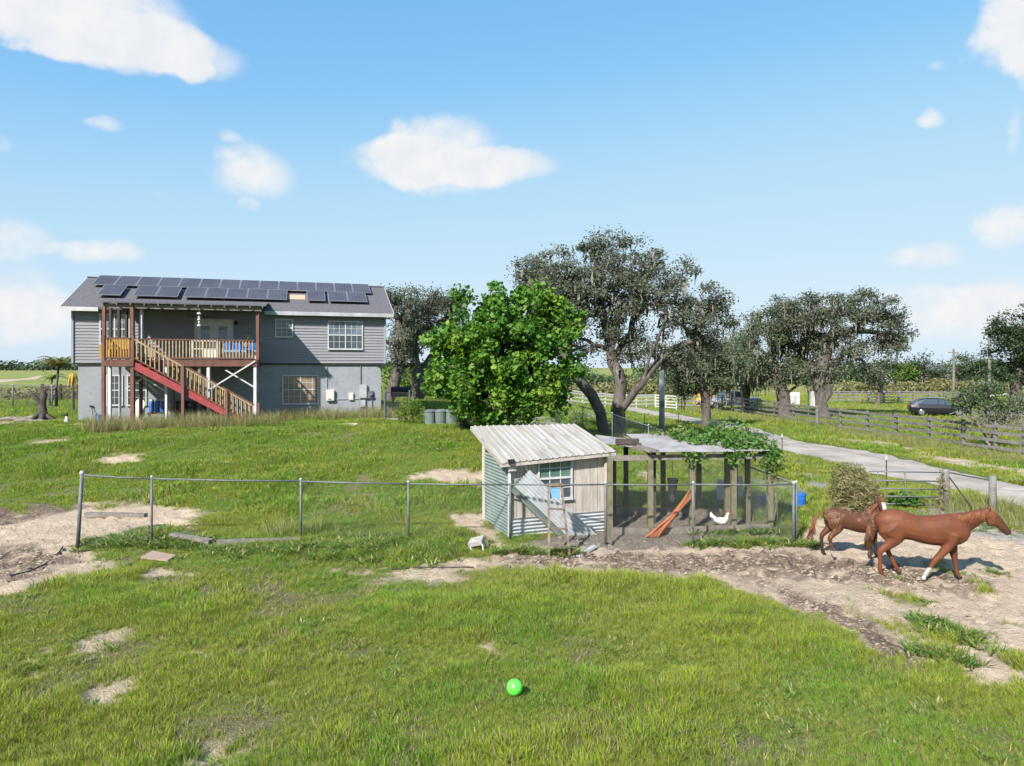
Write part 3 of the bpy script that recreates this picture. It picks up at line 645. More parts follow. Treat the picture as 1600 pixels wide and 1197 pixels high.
rail(H(T0 + .07, LD, ZF), H(TL - .08, LD, ZF), 'orange_wood', 9)
rail(H(T1, DD + .15, ZF), H(T1, -.12, ZF), 'orange_wood', 10, cap='orange_wood'); rail(H(T0, LD + .1, ZF), H(T0, -.12, ZF), 'orange_wood', 14)
# deck roof
Ra, Rb, DR = ht(157, DD - .2), ht(416, -2.6), DD - .3
m = MB(); zz = roofz(.5) + th + .02
m.hexa([H(Ra, DR, ZT + .10), H(Rb, DR, ZT + .10), H(Rb, .5, zz), H(Ra, .5, zz)] + [H(Ra, DR, ZT + .16), H(Rb, DR, ZT + .16), H(Rb, .5, zz + .05), H(Ra, .5, zz + .05)])
m.build('porch_roof', 'shingle', deck)
stick('roof_beam', H(Ra + .05, DD - .1, ZT - .02), H(Rb - .2, DD - .1, ZT - .02), .09, .2, 'grey_wood', deck)
for i in range(13):
    a = Ra + .1 + (Rb - Ra - .25) * i / 12; stick('rafter', H(a, DR - .02, ZT + .05), H(a, -.46, ZT + .05 + .38), .05, .09, 'grey_wood', deck)
# stairs: from the landing along the deck front down to the ground
SB = ht(392, LD); stair = thing('staircase', gg(*H(SB, LD, 0).xy), 'red painted timber staircase with bare wooden balusters leading up to the deck', 'staircase')
pb_ = H(SB, LD + .5, 0); zgr = float(gz(np.array(pb_.x), np.array(pb_.y))); NS = 15
for i in range(NS):
    f_ = (i + 1) / (NS + 1); a = TL + .08 + (SB - TL - .1) * f_; z = ZF + (zgr - ZF) * f_
    stick('tread', H(a, LD + .06, z), H(a, LD + .95, z), .3, .05, 'red_paint', stair)
for d in (LD + .02, LD + .99):
    stick('stringer', H(TL + .06, d, ZF - .26), H(SB + .05, d, zgr - .02), .05, .30, 'red_paint', stair)
stick('kick_post', H(SB - .25, LD - .05, zgr - .1), H(SB - .25, LD - .05, zgr + .55), .1, .1, 'red_paint', stair)
slope = (zgr - ZF) / (SB - TL)
def sz(a): return ZF + slope * (a - TL)
for d, mt, nn in ((LD - .05, 'bare_baluster', 27), (LD + 1.04, 'bare_baluster', 27)):
    a0, a1 = TL + .09, SB + (.05 if d < LD else .3)
    stick('hand_rail', H(a0, d, sz(a0) + .92), H(a1, d, sz(a1) + .95), .08, .06, 'bare_baluster' if d < LD else 'brown_stain', stair)
    stick('lower_rail', H(a0, d, sz(a0) + .12), H(a1, d, sz(a1) + .12), .04, .06, 'brown_stain', stair)
    for i in range(nn):
        a = a0 + (a1 - a0) * (i + .5) / nn; stick('baluster', H(a, d, sz(a) + .14), H(a, d, sz(a) + .89), .04, .04, mt, stair)
for px, d in ((286, LD - .1), (354, LD - .1), (404, LD + 1.0)):
    a = ht(px, d); stick('newel_post', foot(a, d), H(a, d, max(sz(a), zgr) + .98), .12, .12, 'brown_stain', stair)
# ------------------------------------------------------------------ things in and around the house
def lay(name, pts, thick, mat, label, cat):      # a flat sheet lying on the ground, traced by its corners
    q = [G(*p) for p in pts]; q = [gg(p.x, p.y, .03) for p in q]; c = sum(q, V(0, 0, 0)) / len(q); m = MB(); n = len(q)
    m.add(q + [p + UP * thick for p in q], [tuple(range(n))[::-1], tuple(range(n, 2 * n))] + [(i, (i + 1) % n, n + (i + 1) % n, n + i) for i in range(n)])
    o = m.build(name, mat); tag(o, label, cat); return o
lay('plywood_sheet', [(105, 671), (118, 663), (159, 664), (160, 672), (140, 676)], .02, 'plywood', 'tan plywood sheet lying on the grass by the left corner of the house', 'board')
lay('stepping_slab', [(220, 875), (238, 865), (276, 872), (262, 880)], .035, 'terracotta', 'pinkish square paving slab lying in grass outside the chain link fence', 'slab')
lay('pale_board', [(526, 665), (545, 661), (560, 664), (545, 669)], .03, 'cream_panel', 'pale board lying in the grass under the lower right window', 'board')
lay('pale_plank', [(595, 671), (616, 669), (617, 672), (597, 674)], .05, 'white_paint', 'white plank lying in grass beside the garden gate', 'plank')
def bucket(name, c, r, h, mat, label, cat='bucket', handle=True):
    o = thing(name, c, label, cat); m = MB()
    m.lathe(c, [(r * .78, 0), (r * .8, .01), (r, h - .03), (r * 1.06, h - .028), (r * 1.06, h), (r * .97, h), (r * .76, .04), (.01, .04)], 18); m.build('pail', mat, o, smooth=False)
    if handle:
        m = MB(); m.tube([Vector(c) + V(r * 1.05 * math.cos(a), -r * .25 * math.sin(a), h - .03 + r * .5 * math.sin(a)) for a in np.linspace(0, math.pi, 9)], .007, 5); m.build('handle', 'wire', o)
    return o
bucket('bucket', gg(*H(ht(156, -1.2), -1.2, 0).xy), .2, .42, 'blue_plastic', 'blue bucket standing at the left foot of the deck')
p = G(1249, 792); bucket('bucket', gg(p.x, p.y), .19, .38, 'blue_plastic', 'blue bucket just right of the chain link corner post')
p = G(1196, 795); bucket('bucket', gg(p.x, p.y), .17, .36, 'blue_plastic', 'dark blue bucket behind the end posts of the chicken run')
# blue filter drums on a stand below the deck
t0 = ht(246, -1.0); c = H(t0, -1.0, 0); c = gg(c.x, c.y); o = thing('drum_stand', c, 'dark low stand carrying three blue drums below the deck', 'stand')
for dx in (-.33, .33):
    for dy in (-.15, .15): stick('leg', c + hu * dx + hv * dy, c + hu * dx + hv * dy + UP * .42, .06, .06, 'dark_wood', o)
stick('shelf', c - hu * .4 + UP * .45, c + hu * .4 + UP * .45, .4, .06, 'dark_wood', o)
for k, dx in enumerate((-.24, 0, .24)):
    b = c + hu * dx + UP * .48; o = thing('blue_drum', b, 'upright blue plastic drum with pale lid on the stand below the deck', 'drum', 'blue drums below the deck'); m = MB()
    m.lathe(b, [(.1, 0), (.115, .03), (.115, .2), (.108, .22), (.115, .24), (.115, .5), (.09, .55)], 14); m.build('drum_body', 'blue_plastic', o, smooth=True)
    m = MB(); m.lathe(b + UP * .55, [(.1, 0), (.1, .05), (.03, .08)], 12); m.build('lid', 'white_paint', o)
for px, d in ((283, -.7), (302, -.9), (319, -.8)):
    c = H(ht(px, d), d, 0); c = gg(c.x, c.y); o = thing('storage_barrel', c, 'black plastic barrel stored under the red staircase', 'barrel', 'black barrels under the stairs'); m = MB()
    m.lathe(c, [(.26, 0), (.29, .05), (.3, .3), (.285, .33), (.3, .36), (.3, .66), (.29, .69), (.3, .72), (.3, .95), (.26, 1.0)], 16); m.build('barrel_body', 'black_plastic', o, smooth=True)
    m = MB(); m.lathe(c + UP * 1.0, [(.27, 0), (.27, .04), (.1, .05)], 16); m.build('lid', 'black_plastic', o)
c = H(ht(214, -2.2), -2.2, 0); c = gg(c.x, c.y); o = thing('garden_slide', c, 'pale curved plastic slide panel standing under the deck landing', 'slide')
m = MB(); n = 12; vs = []
for i in range(n + 1):
    f_ = i / n; w_ = .26 * math.sqrt(max(.02, 1 - max(0, f_ * 2 - 1) ** 2)); z = 1.2 * f_
    for dx in (-w_, w_):
        for dy in (-.03, .03): vs.append(c + hu * (dx + .1 * f_) + hv * (dy + .3 * f_ * f_) + UP * z)
for i in range(n):
    a = i * 4; m.add([vs[a], vs[a + 2], vs[a + 3], vs[a + 1], vs[a + 4], vs[a + 6], vs[a + 7], vs[a + 5]], [(4, 5, 1, 0)[::-1], (5, 6, 2, 1)[::-1], (6, 7, 3, 2)[::-1], (7, 4, 0, 3)[::-1]])
m.build('panel', 'cream_panel', o); m = MB(); m.bar(c + hv * .15, c + hu * .1 + hv * .3 + UP * 1.1, .05, .05); m.build('support', 'white_paint', o)
# shovel and a boot scraper shape at the left corner
c = H(ht(147, -.3), -.3, 0); c = gg(c.x, c.y); o = thing('garden_shovel', c, 'garden tool with dark handle leaning on the left corner of the house', 'shovel'); m = MB(); m.tube([c + UP * .02, c - hu * .18 + hv * .3 + UP * .75], .016, 6); m.build('shaft', 'dark_wood', o)
m = MB(); q = c - hu * .18 + hv * .3 + UP * .75; m.bar(q - hu * .1, q + hu * .06, .05, .05); m.build('grip', 'dark_metal', o); m = MB(); m.hexa([c + hu * x - hv * .02 + UP * z_ for x, z_ in ((-.09, -.03), (.09, -.03), (.09, -.028), (-.09, -.028))] + [c + hu * x + hv * .06 + UP * z_ for x, z_ in ((-.08, .22), (.08, .22), (.08, .24), (-.08, .24))]); m.build('blade', 'steel', o)
c = H(-.1, -.5, 0); c = gg(c.x, c.y); o = thing('garden_figure', c, 'small white figure with dark top beside the left corner of the house', 'ornament'); m = MB(); m.lathe(c, [(.12, 0), (.1, .1), (.07, .25), (.05, .34)], 10); m.build('base', 'white_paint', o); m = MB(); m.ellip(c + UP * .42, .06, .06, .1, 8, 6); m.build('head', 'dark_metal', o)
# furniture on the deck
c = H(ht(321, -1.6), -1.6, ZF); o = thing('white_cabinet', c, 'white painted cabinet with square openings on the deck', 'cabinet'); m = MB()
for dx in (-.55, -.1, .55): m.box(c + hu * dx + UP * .45, .05, .45, .9, HA)
for z in (.03, .52, .9): m.box(c + UP * z, 1.15, .47, .05, HA)
m.box(c + hv * .2 + UP * .46, 1.06, .03, .8, HA); m.build('carcass', 'white_paint', o); m = MB(); m.box(c + hu * .23 - hv * .21 + UP * .28, .58, .03, .42, HA); m.build('door', 'cream_panel', o)
c = H(ht(377, -1.7), -1.7, ZF); o = thing('outdoor_sofa', c, 'pale outdoor sofa with blue cushions on the deck', 'sofa'); m = MB(); m.box(c + UP * .2, 1.6, .7, .3, HA); m.box(c + hv * .3 + UP * .5, 1.6, .12, .5, HA); m.build('frame', 'cream_panel', o)
for sx in (-.4, .4):
    m = MB(); m.box(c + hu * sx + hv * .18 + UP * .62, .74, .16, .42, HA); m.build('cushion', 'blue_plastic', o)
    m = MB(); m.box(c + hu * sx - hv * .08 + UP * .42, .74, .55, .13, HA); m.build('seat_pad', 'light_blue', o)
for sx in (-.77, .77): m = MB(); m.box(c + hu * sx + UP * .45, .09, .65, .3, HA); m.build('arm', 'cream_panel', o)
c = H(ht(186, -2.7), -2.9, ZF); o = thing('yellow_couch', c, 'mustard yellow couch behind the landing rail', 'sofa'); m = MB(); m.box(c + UP * .24, 1.1, .6, .42, HA); m.build('seat', 'mustard', o); m = MB(); m.box(c + hv * .28 + UP * .55, 1.1, .16, .75, HA); m.build('backrest', 'mustard', o)
for sx in (-.6, .6): m = MB(); m.box(c + hu * sx + UP * .35, .12, .62, .6, HA); m.build('arm', 'mustard', o)
c = H(ht(385, -2.2), -2.2, ZF + .62); p0 = c - UP * .62; o = thing('plant_stand', p0, 'slim dark plant stand at the right end of the deck', 'stand'); m = MB(); m.lathe(p0, [(.16, 0), (.15, .03), (.03, .05), (.03, .55), (.16, .58), (.16, .61)], 10); m.build('column', 'dark_wood', o)
o = thing('potted_plant', c, 'small dark green potted plant above the deck rail', 'plant'); m = MB(); m.lathe(c, [(.09, 0), (.13, .2), (.12, .2)], 10); m.build('pot', 'terracotta', o); m = MB()
for i in range(26):
    a, e = random.uniform(0, 6.28), random.uniform(.3, 1.5); d = V(math.cos(a) * math.cos(e), math.sin(a) * math.cos(e), math.sin(e)); b = c + UP * .2; s_ = d.cross(UP).normalized() * .035; m.add([b, b + d * .2 + s_, b + d * random.uniform(.32, .45), b + d * .2 - s_], [(0, 1, 2, 3)])
m.build('leaves', 'dark_leaf', o)
c = H(ht(311, DD - .2), DD - .2, 6.72); o = thing('wind_chime', c - UP * .9, 'white shell wind chime hanging from the deck roof', 'wind chime'); m = MB(); m.tube([c, c - UP * .95], .01, 5); m.build('cord', 'wire', o)
for z, r_ in ((.28, .1), (.45, .05), (.55, .07), (.68, .05), (.82, .09)): m = MB(); m.ellip(c - UP * z, r_, r_, .06, 10, 6); m.build('shell', 'white_paint', o)
c = H(ht(312, -1.6), -1.6, 6.55); o = thing('ceiling_fan', c - UP * .15, 'ceiling fan under the deck roof in front of the doors', 'fan'); m = MB(); m.lathe(c - UP * .2, [(.05, 0), (.12, .03), (.12, .1), (.03, .12), (.03, .4)], 10); m.build('motor', 'bare_baluster', o)
for k in range(5):
    a = k * 1.2566 + .3; d = V(math.cos(a), math.sin(a), 0); m = MB(); m.bar(c + d * .12 - UP * .14, c + d * .68 - UP * .14, .14, .012); m.build('fan_blade', 'dark_wood', o)

# ------------------------------------------------------------------ chicken shed
SA, STH = V(-.075, 16.75, 0), R(22); su, sv = V(math.cos(STH), math.sin(STH), 0), V(-math.sin(STH), math.cos(STH), 0); SW, SD = 2.6, 1.7
def S(a, b, z): return SA + su * a + sv * b + V(0, 0, z)
def sa(px, b=0.0):
    r = (px - CX) / FPX; c_, s_ = su.x, su.y; return (r * (SA.y + b * c_) - SA.x + b * s_) / (c_ - r * s_)
def sz_(py, a, b=0.0): return CAM_Z - (py - HY) / FPX * S(a, b, 0).y
def srz(a, b): f_ = a / SW; return (1.80 + .30 * b) * (1 - f_) + (1.90 + .235 * b) * f_
shed = thing('chicken_shed', S(SW / 2, SD / 2, 0), 'small shed with plank front, corrugated metal skirt and sloping ribbed metal roof', 'shed')
m = MB(); m.hexa([S(.03, .06, -.3), S(SW - .03, .06, -.3), S(SW - .03, SD - .03, -.3), S(.03, SD - .03, -.3)] + [S(a, b, srz(a, b) - .06) for a, b in ((.03, .06), (SW - .03, .06), (SW - .03, SD - .03), (.03, SD - .03))]); m.build('frame_wall', 'dark_wood', shed)
nb = 13
w0, w1 = sa(840), sa(894); wz1, wz0 = sz_(714, w0), sz_(783, w0)
for i in range(nb):
    a0, a1 = SW * i / nb + .006, SW * (i + 1) / nb - .006
    m = MB(); z0 = .36; m.hexa([S(a0, .02, z0), S(a1, .02, z0), S(a1, .055, z0), S(a0, .055, z0)] + [S(a, b, srz(a, b) - .05) for a, b in ((a0, .02), (a1, .02), (a1, .055), (a0, .055))]); m.build('plank', 'plank_wall', shed)
def corrugated(p0, du, dv, L, Wd, mat, parent, name='corrugated_sheet', pitch=.085, amp=.017, nrm=None, bend=0.0):
    """ribs run along du (length L); waves across dv (width Wd)"""
    nrm = nrm or du.cross(dv).normalized(); k = max(8, int(Wd / pitch * 8)); m = MB(); vs = []; nL = 5
    for i in range(nL):
        for j in range(k + 1):
            s_ = Wd * j / k; vs.append(p0 + du * (L * i / (nL - 1)) + dv * s_ + nrm * (amp * math.sin(2 * math.pi * s_ / pitch) + bend * math.sin(math.pi * i / (nL - 1))))
    fs = [(i * (k + 1) + j, i * (k + 1) + j + 1, (i + 1) * (k + 1) + j + 1, (i + 1) * (k + 1) + j) for i in range(nL - 1) for j in range(k)]
    nv = len(vs); vs2 = [v - nrm * .004 for v in vs]; m.add(vs + vs2, fs + [tuple(x + nv for x in f)[::-1] for f in fs])
    return m.build(name, mat, parent, smooth=True)
corrugated(S(.02, -.004, -.3), su, UP, SW - .04, .70, 'bright_tin', shed, 'metal_skirt', nrm=-sv, amp=.030)
corrugated(S(-.005, .0, -.2), sv, UP, SD, 1.0, 'green_tin', shed, 'side_sheet', pitch=.08, nrm=-su); corrugated(S(-.02, .0, .78), sv, UP, SD, 1.02, 'green_tin', shed, 'side_sheet', pitch=.08, nrm=-su)
window(shed, lambda t_, d, z: S(t_, .018 - d, z), w0, w1, wz0, wz1, 3, 4, pane='pane_green', lowpane='pane_dark', fw=.045)  # open lower half closed by a dark pane that stands for interior shade
stick('corner_post', S(-.0, -.03, -.2), S(0, -.03, 1.78), .09, .07, 'white_paint', shed); stick('corner_post', S(SW, -.03, -.35), S(SW, -.03, 1.86), .07, .06, 'plank_wall', shed); stick('corner_post', S(-.03, SD, -.1), S(-.03, SD, 2.25), .07, .07, 'plank_wall', shed)
# roof: six ribbed sheets laid side by side, purlin and drip edge
R0, R1, RB0, RB1 = -.28, SW + .22, -.22, SD + .35; ns = 6
for i in range(ns):
    a0, a1 = R0 + (R1 - R0) * i / ns + .004, R0 + (R1 - R0) * (i + 1) / ns - .004; m = MB(); prof = []
    ribs = 3; wseg = (a1 - a0) / ribs
    for k in range(ribs): prof += [(a0 + k * wseg, .0), (a0 + k * wseg + wseg * .62, .0), (a0 + k * wseg + wseg * .70, .022), (a0 + k * wseg + wseg * .86, .022), (a0 + k * wseg + wseg * .94, 0)]
    prof.append((a1, 0)); vs = []; lift = .004 * (i % 2)
    for b in (RB0, RB1):
        for a, h in prof: vs.append(S(a, b, srz(a, b) + h + .03 + lift))
    n_ = len(prof); m.add(vs + [v - UP * .006 for v in vs], [(j, j + 1, n_ + j + 1, n_ + j) for j in range(n_ - 1)] + [(2 * n_ + j, 3 * n_ + j, 3 * n_ + j + 1, 2 * n_ + j + 1) for j in range(n_ - 1)] + [(j, 2 * n_ + j, 2 * n_ + j + 1, j + 1) for j in range(n_ - 1)])
    m.build('roof_sheet', 'roof_tin', shed)
for i in range(6):
    a0, a1 = R0 + (R1 - R0) * i / 6, R0 + (R1 - R0) * (i + 1) / 6 - .012
    stick('drip_edge', S(a0, RB0 + .03, srz(a0, RB0) - .025), S(a1, RB0 + .03, srz(a1, RB0) - .025), .025, .08, 'plank_wall', shed)
stick('rake_board', S(R0 + .02, RB0 + .05, srz(R0, RB0) - .02), S(R0 + .02, RB1, srz(R0, RB1) - .02), .03, .08, 'roof_tin', shed)
stick('rake_board', S(R1 - .02, RB0 + .05, srz(R1, RB0) - .02), S(R1 - .02, RB1, srz(R1, RB1) - .02), .03, .08, 'grey_wood', shed)
o = thing('eave_lamp', S(-.02, -.2, 1.68), 'small black lamp box under the left front corner of the shed roof', 'lamp'); m = MB(); m.box(S(-.02, -.2, 1.78), .15, .08, .11, STH); m.build('case', 'black_plastic', o); m = MB(); m.box(S(-.02, -.21, 1.715), .1, .07, .012, STH); m.build('lens', 'pane_blue', o)
o = thing('junction_box', S(.03, -.1, 1.52), 'white junction box at the top of the shed corner post', 'electrical box'); m = MB(); m.box(S(.04, -.1, 1.60), .2, .07, .12, STH); m.build('case', 'white_paint', o); m = MB(); m.box(S(.04, -.14, 1.60), .17, .01, .09, STH); m.build('cover', 'white_trim', o)
# sheets leaning on the shed front
def SP(px, py, b): a = sa(px, b); return S(a, b, sz_(py, a, b))
for k, (c1, c2, c3, b0, b1, mt, lb) in enumerate((((806, 759), (824, 733), (914, 862), -.10, -.34, 'bright_tin', 'bright corrugated metal sheet leaning aslant on the shed front'), ((797, 764), (812, 744), (896, 858), -.05, -.24, 'green_tin', 'dull corrugated sheet wedged behind the bright leaning one'))):
    p0, p1, p2 = SP(*c1, b0), SP(*c2, b0), SP(*c3, b1); dl = p2 - p0; dw = p1 - p0; dw = dw - dl.normalized() * dw.dot(dl.normalized())
    o = thing('leaning_sheet', SP(*c3, b1), lb, 'metal sheet'); corrugated(p0, dl.normalized(), dw.normalized(), dl.length, dw.length * 1.05, mt, o, 'sheet', pitch=.078, amp=.030)
    m = MB(); m.bar(p0 - dw.normalized() * .01, p2 - dw.normalized() * .01, .02, .03); m.build('folded_edge', mt, o)
a = G(905, 866); b = G(930, 856); o = thing('short_gutter', gg(a.x, a.y), 'short bright metal strip lying at the foot of the leaning sheet', 'metal strip'); m = MB(); m.bar(gg(a.x, a.y, .06), gg(b.x, b.y, .05), .14, .025); m.build('strip', 'galv', o); m = MB(); m.bar(gg(a.x, a.y - .07, .075), gg(b.x, b.y - .07, .065), .02, .05); m.build('lip', 'galv', o)
# stepladder against the fence
lb_ = [gg(*G(858, 866).xy, -.02), gg(*G(891, 866).xy, -.02)]; lt = [P(857, 757, 16.02), P(877, 757, 16.02)]
lad = thing('stepladder', (lb_[0] + lb_[1]) / 2, 'old narrow wooden stepladder standing against the chain link fence', 'ladder')
for a, b in zip(lb_, lt): stick('rail', a, b, .05, .035, 'ladder_wood', lad)
for f_ in (.17, .40, .66): stick('step', lb_[0].lerp(lt[0], f_), lb_[1].lerp(lt[1], f_), .1, .03, 'ladder_wood', lad)
stick('top_step', lt[0] - V(.03, 0, 0), lt[1] + V(.03, 0, 0), .16, .04, 'ladder_wood', lad)
m = MB(); m.box((lt[0] + lt[1]) / 2 + V(0, -.02, -.2), .22, .1, .22); m.build('paint_tray', 'light_blue', lad)
# tipped grey seat
c = G(747, 862); c = gg(c.x, c.y); o = thing('tipped_stool', c, 'grey stool tipped over in weeds left of the shed', 'stool'); m = MB(); m.hexa([c + V(x, y, z) for x, y, z in ((-.2, -.1, .12), (.1, -.16, .2), (.14, .12, .26), (-.16, .16, .18), (-.22, -.1, .2), (.08, -.17, .28), (.12, .12, .34), (-.18, .16, .26))]); m.build('seat', 'stone', o)
for a, b in (((.1, -.14, .2), (.14, -.2, -.03)), ((.12, .1, .24), (.2, .14, -.02)), ((-.18, -.08, .14), (-.05, -.2, -.02)), ((-.14, .14, .18), (.0, .25, -.02))): m = MB(); m.tube([c + V(*a), c + V(*b)], .018, 6); m.build('leg', 'white_paint', o)

# ------------------------------------------------------------------ chicken run
run = thing('chicken_run', gg(4.4, 17.8), 'weathered post framed chicken run with pale sheet roof beside the shed', 'chicken run')
def rline(px, back):                               # plan position on the run's front (0) or back (1) line
    r = (px - CX) / FPX; x0, y0 = (2.62, 17.55) if not back else (2.1, 19.4); x1, y1 = (6.45, 17.95) if not back else (6.0, 19.5)
    tt = (r * y0 - x0) / ((x1 - x0) - r * (y1 - y0)); return x0 + (x1 - x0) * tt, y0 + (y1 - y0) * tt
ZRF, ZRB = 1.74, 1.98
FR = [rline(p, 0) for p in (953, 1016, 1081, 1146, 1203)]; BK = [rline(p, 1) for p in (930, 978, 1036, 1092, 1140)]
for i, (x, y) in enumerate(FR): stick('post', gg(x, y, -.1), V(x, y, ZRF), .14, .13, 'green_post', run)
for i, (x, y) in enumerate(BK): stick('post', gg(x, y, -.1), V(x, y, ZRB), .12, .12, 'green_post' if i != 1 else 'dark_wood', run)
for px, b in ((959, .5), (1021, .55), (1136, .5), (1168, .45)):
    x, y = rline(px, 0); y += 1.9 * b; x = (px - CX) / FPX * y; stick('post', gg(x, y, -.1), V(x, y, ZRF + (ZRB - ZRF) * b), .12, .12, 'dark_wood' if px < 1100 else 'green_post', run)
for k in range(4):
    stick('front_beam', V(*FR[k], ZRF + .0) - V(.05, .02, 0), V(*FR[k + 1], ZRF) - V(.06, .02, 0), .06, .13, 'grey_wood', run); stick('back_beam', V(*BK[k], ZRB) + V(0, .02, 0), V(*BK[k + 1], ZRB) + V(-.01, .02, 0), .05, .11, 'grey_wood', run)
    stick('kick_board', gg(*FR[k], .08) - V(0, .09, 0), gg(*FR[k + 1], .08) - V(.03, .09, 0), .05, .16, 'grey_wood', run); stick('kick_board', gg(*BK[k], .1), gg(*BK[k + 1], .1) - V(.03, 0, 0), .05, .18, 'grey_wood', run)
for k in range(5): stick('rafter', V(*FR[k], ZRF + .09), V(*BK[k], ZRB + .085), .05, .08, 'grey_wood', run)
for k in range(4):                                  # roof sheets, slightly uneven
    f0, f1, b0, b1 = V(*FR[k], ZRF), V(*FR[k + 1], ZRF), V(*BK[k], ZRB), V(*BK[k + 1], ZRB); e = .02
    z_ = .145 + .012 * (k % 2); ov = V(0, -.22, 0); q = [f0.lerp(f1, e) + ov, f0.lerp(f1, 1 - e) + ov, b0.lerp(b1, 1 - e) + V(0, .2, 0), b0.lerp(b1, e) + V(0, .2, 0)]
    if k == 0: q[0] = q[0] + (q[3] - q[0]) * .5; q[1] = q[1] + (q[2] - q[1]) * .18
    corrugated(q[0] + UP * z_, (q[3] - q[0]).normalized(), (q[1] - q[0]).normalized(), (q[3] - q[0]).length, (q[1] - q[0]).length, 'run_sheet', run, 'roof_sheet', pitch=.07, amp=.006)
x, y = FR[0]; stick('loose_timber', V(x + .25, y + .75, ZRF + .33), V(x + .85, y + .7, ZRF + .34), .16, .14, 'dark_wood', run)
stick('loose_timber', V(x + .8, y + .55, ZRF + .24), V(x + 1.15, y - .15, ZRF + .19), .10, .06, 'grey_wood', run); stick('loose_timber', V(x + .68, y + .5, ZRF + .23), V(x + .98, y - .15, ZRF + .18), .08, .05, 'grey_wood', run)
m = chainlink(V(*FR[0], 0), V(*FR[2], 0), .1, .05, 1.68, 1.68, .05, .0007); m.build('wire_net', 'wire', run)
m = chainlink(V(*FR[2], 0), V(*FR[4], 0), .05, .0, 1.68, 1.68, .05, .0009); m.build('wire_net', 'wire', run)
m = chainlink(V(*FR[4], 0), V(*BK[4], 0), .0, .1, 1.68, 1.9, .05, .0009); m.build('wire_net', 'wire', run)
c = P(1051, 748, 18.3); o = thing('hanging_feeder', c - UP * .6, 'black bucket feeder hanging inside the chicken run', 'feeder'); m = MB(); m.lathe(c - UP * .35, [(.10, 0), (.145, .33), (.15, .35), (.13, .35)], 14); m.build('pail', 'black_plastic', o); m = MB(); m.lathe(c - UP * .6, [(.06, 0), (.09, .02), (.09, .1), (.06, .25)], 10); m.build('drinker', 'dark_metal', o); m = MB(); m.tube([c, V(c.x, c.y, 1.9)], .006, 4); m.build('cord', 'wire', o)
base0, top0 = rline(1040, 0), rline(1083, 0)
for k in range(13):
    px = 1017 + k * 2.1; yb = 17.35 + random.uniform(-.12, .25); xb = (px - CX) / FPX * yb + random.uniform(-.1, .1) - .12; f_ = random.uniform(-.05, .05)
    o = thing('reed_pole', gg(xb, yb), 'rust orange reed pole in the bundle leaning inside the chicken run', 'pole', 'reed poles leaning in the run'); a = gg(xb, yb, .02); b = V(top0[0] - .1 + f_, top0[1] - .17 + random.uniform(-.03, .03), random.uniform(.75, 1.0)); m = MB(); mid_ = a.lerp(b, .5) - UP * random.uniform(.02, .07)
    m.tube([a, mid_, b], [.018, .016, .010], 5); m.build('shaft', 'rust_rod', o)
for px, py0, py1, Y in ((1127, 756, 792, 20.6), (1156, 757, 790, 20.9)):
    c = P(px, py1, Y); c = gg(c.x, c.y); o = thing('white_board', c, 'wider white board standing upright behind the chicken run' if px < 1140 else 'narrower white board standing upright behind the vine end of the chicken run', 'board', 'white boards behind the run'); m = MB(); m.bar(c - UP * .03, c + V(0, .05, .72), .24 if px < 1140 else .2, .03, V(0, 1, 0)); m.build('face', 'white_paint', o); m = MB(); m.bar(c + V(0, .04, .1), c + V(0, .3, -.02), .04, .04); m.build('prop', 'grey_wood', o)
# hen
c = G(1127, 826); c = gg(c.x, c.y); hen = thing('hen', c, 'white hen with red comb standing in the chicken run', 'hen'); m = MB(); d = V(.94, -.34, 0)
m.tube([c + V(0, 0, .33) - d * .20, c + UP * .22 - d * .14, c + UP * .20 - d * .04, c + UP * .20 + d * .07, c + UP * .27 + d * .13, c + UP * .36 + d * .15, c + UP * .40 + d * .165, c + UP * .41 + d * .19], [.02, .06, .095, .095, .06, .037, .037, .018], 10); m.build('body', 'hen_white', hen, smooth=True)
m = MB(); m.add([c + UP * .22 - d * .12, c + UP * .42 - d * .25, c + UP * .36 - d * .29, c + UP * .28 - d * .27, c + UP * .22 - d * .12 + V(.02, .03, 0)], [(0, 1, 2), (0, 2, 3), (0, 3, 4)]); m.build('tail', 'hen_white', hen)
m = MB(); m.ellip(c + UP * .445 + d * .165, .03, .01, .03, 6, 5); m.build('comb', 'hen_red', hen); m = MB(); m.tube([c + UP * .405 + d * .19, c + UP * .395 + d * .225], [.012, .002], 5); m.build('beak', 'beak', hen)
for s_ in (-1, 1): q = V(.34, .94, 0) * .04 * s_; m = MB(); m.tube([c + q + UP * .13, c + q], .009, 5); m.bar(c + q - d * .02, c + q + d * .05, .03, .008); m.build('leg', 'beak', hen)
# green ball
c = G(804, 1090); c = gg(c.x, c.y); m = MB(); m.ellip(c + UP * .125, .098, .098, .098, 32, 20); o = m.build('ball', 'ball', smooth=True); tag(o, 'bright green ball lying on the front lawn', 'ball')
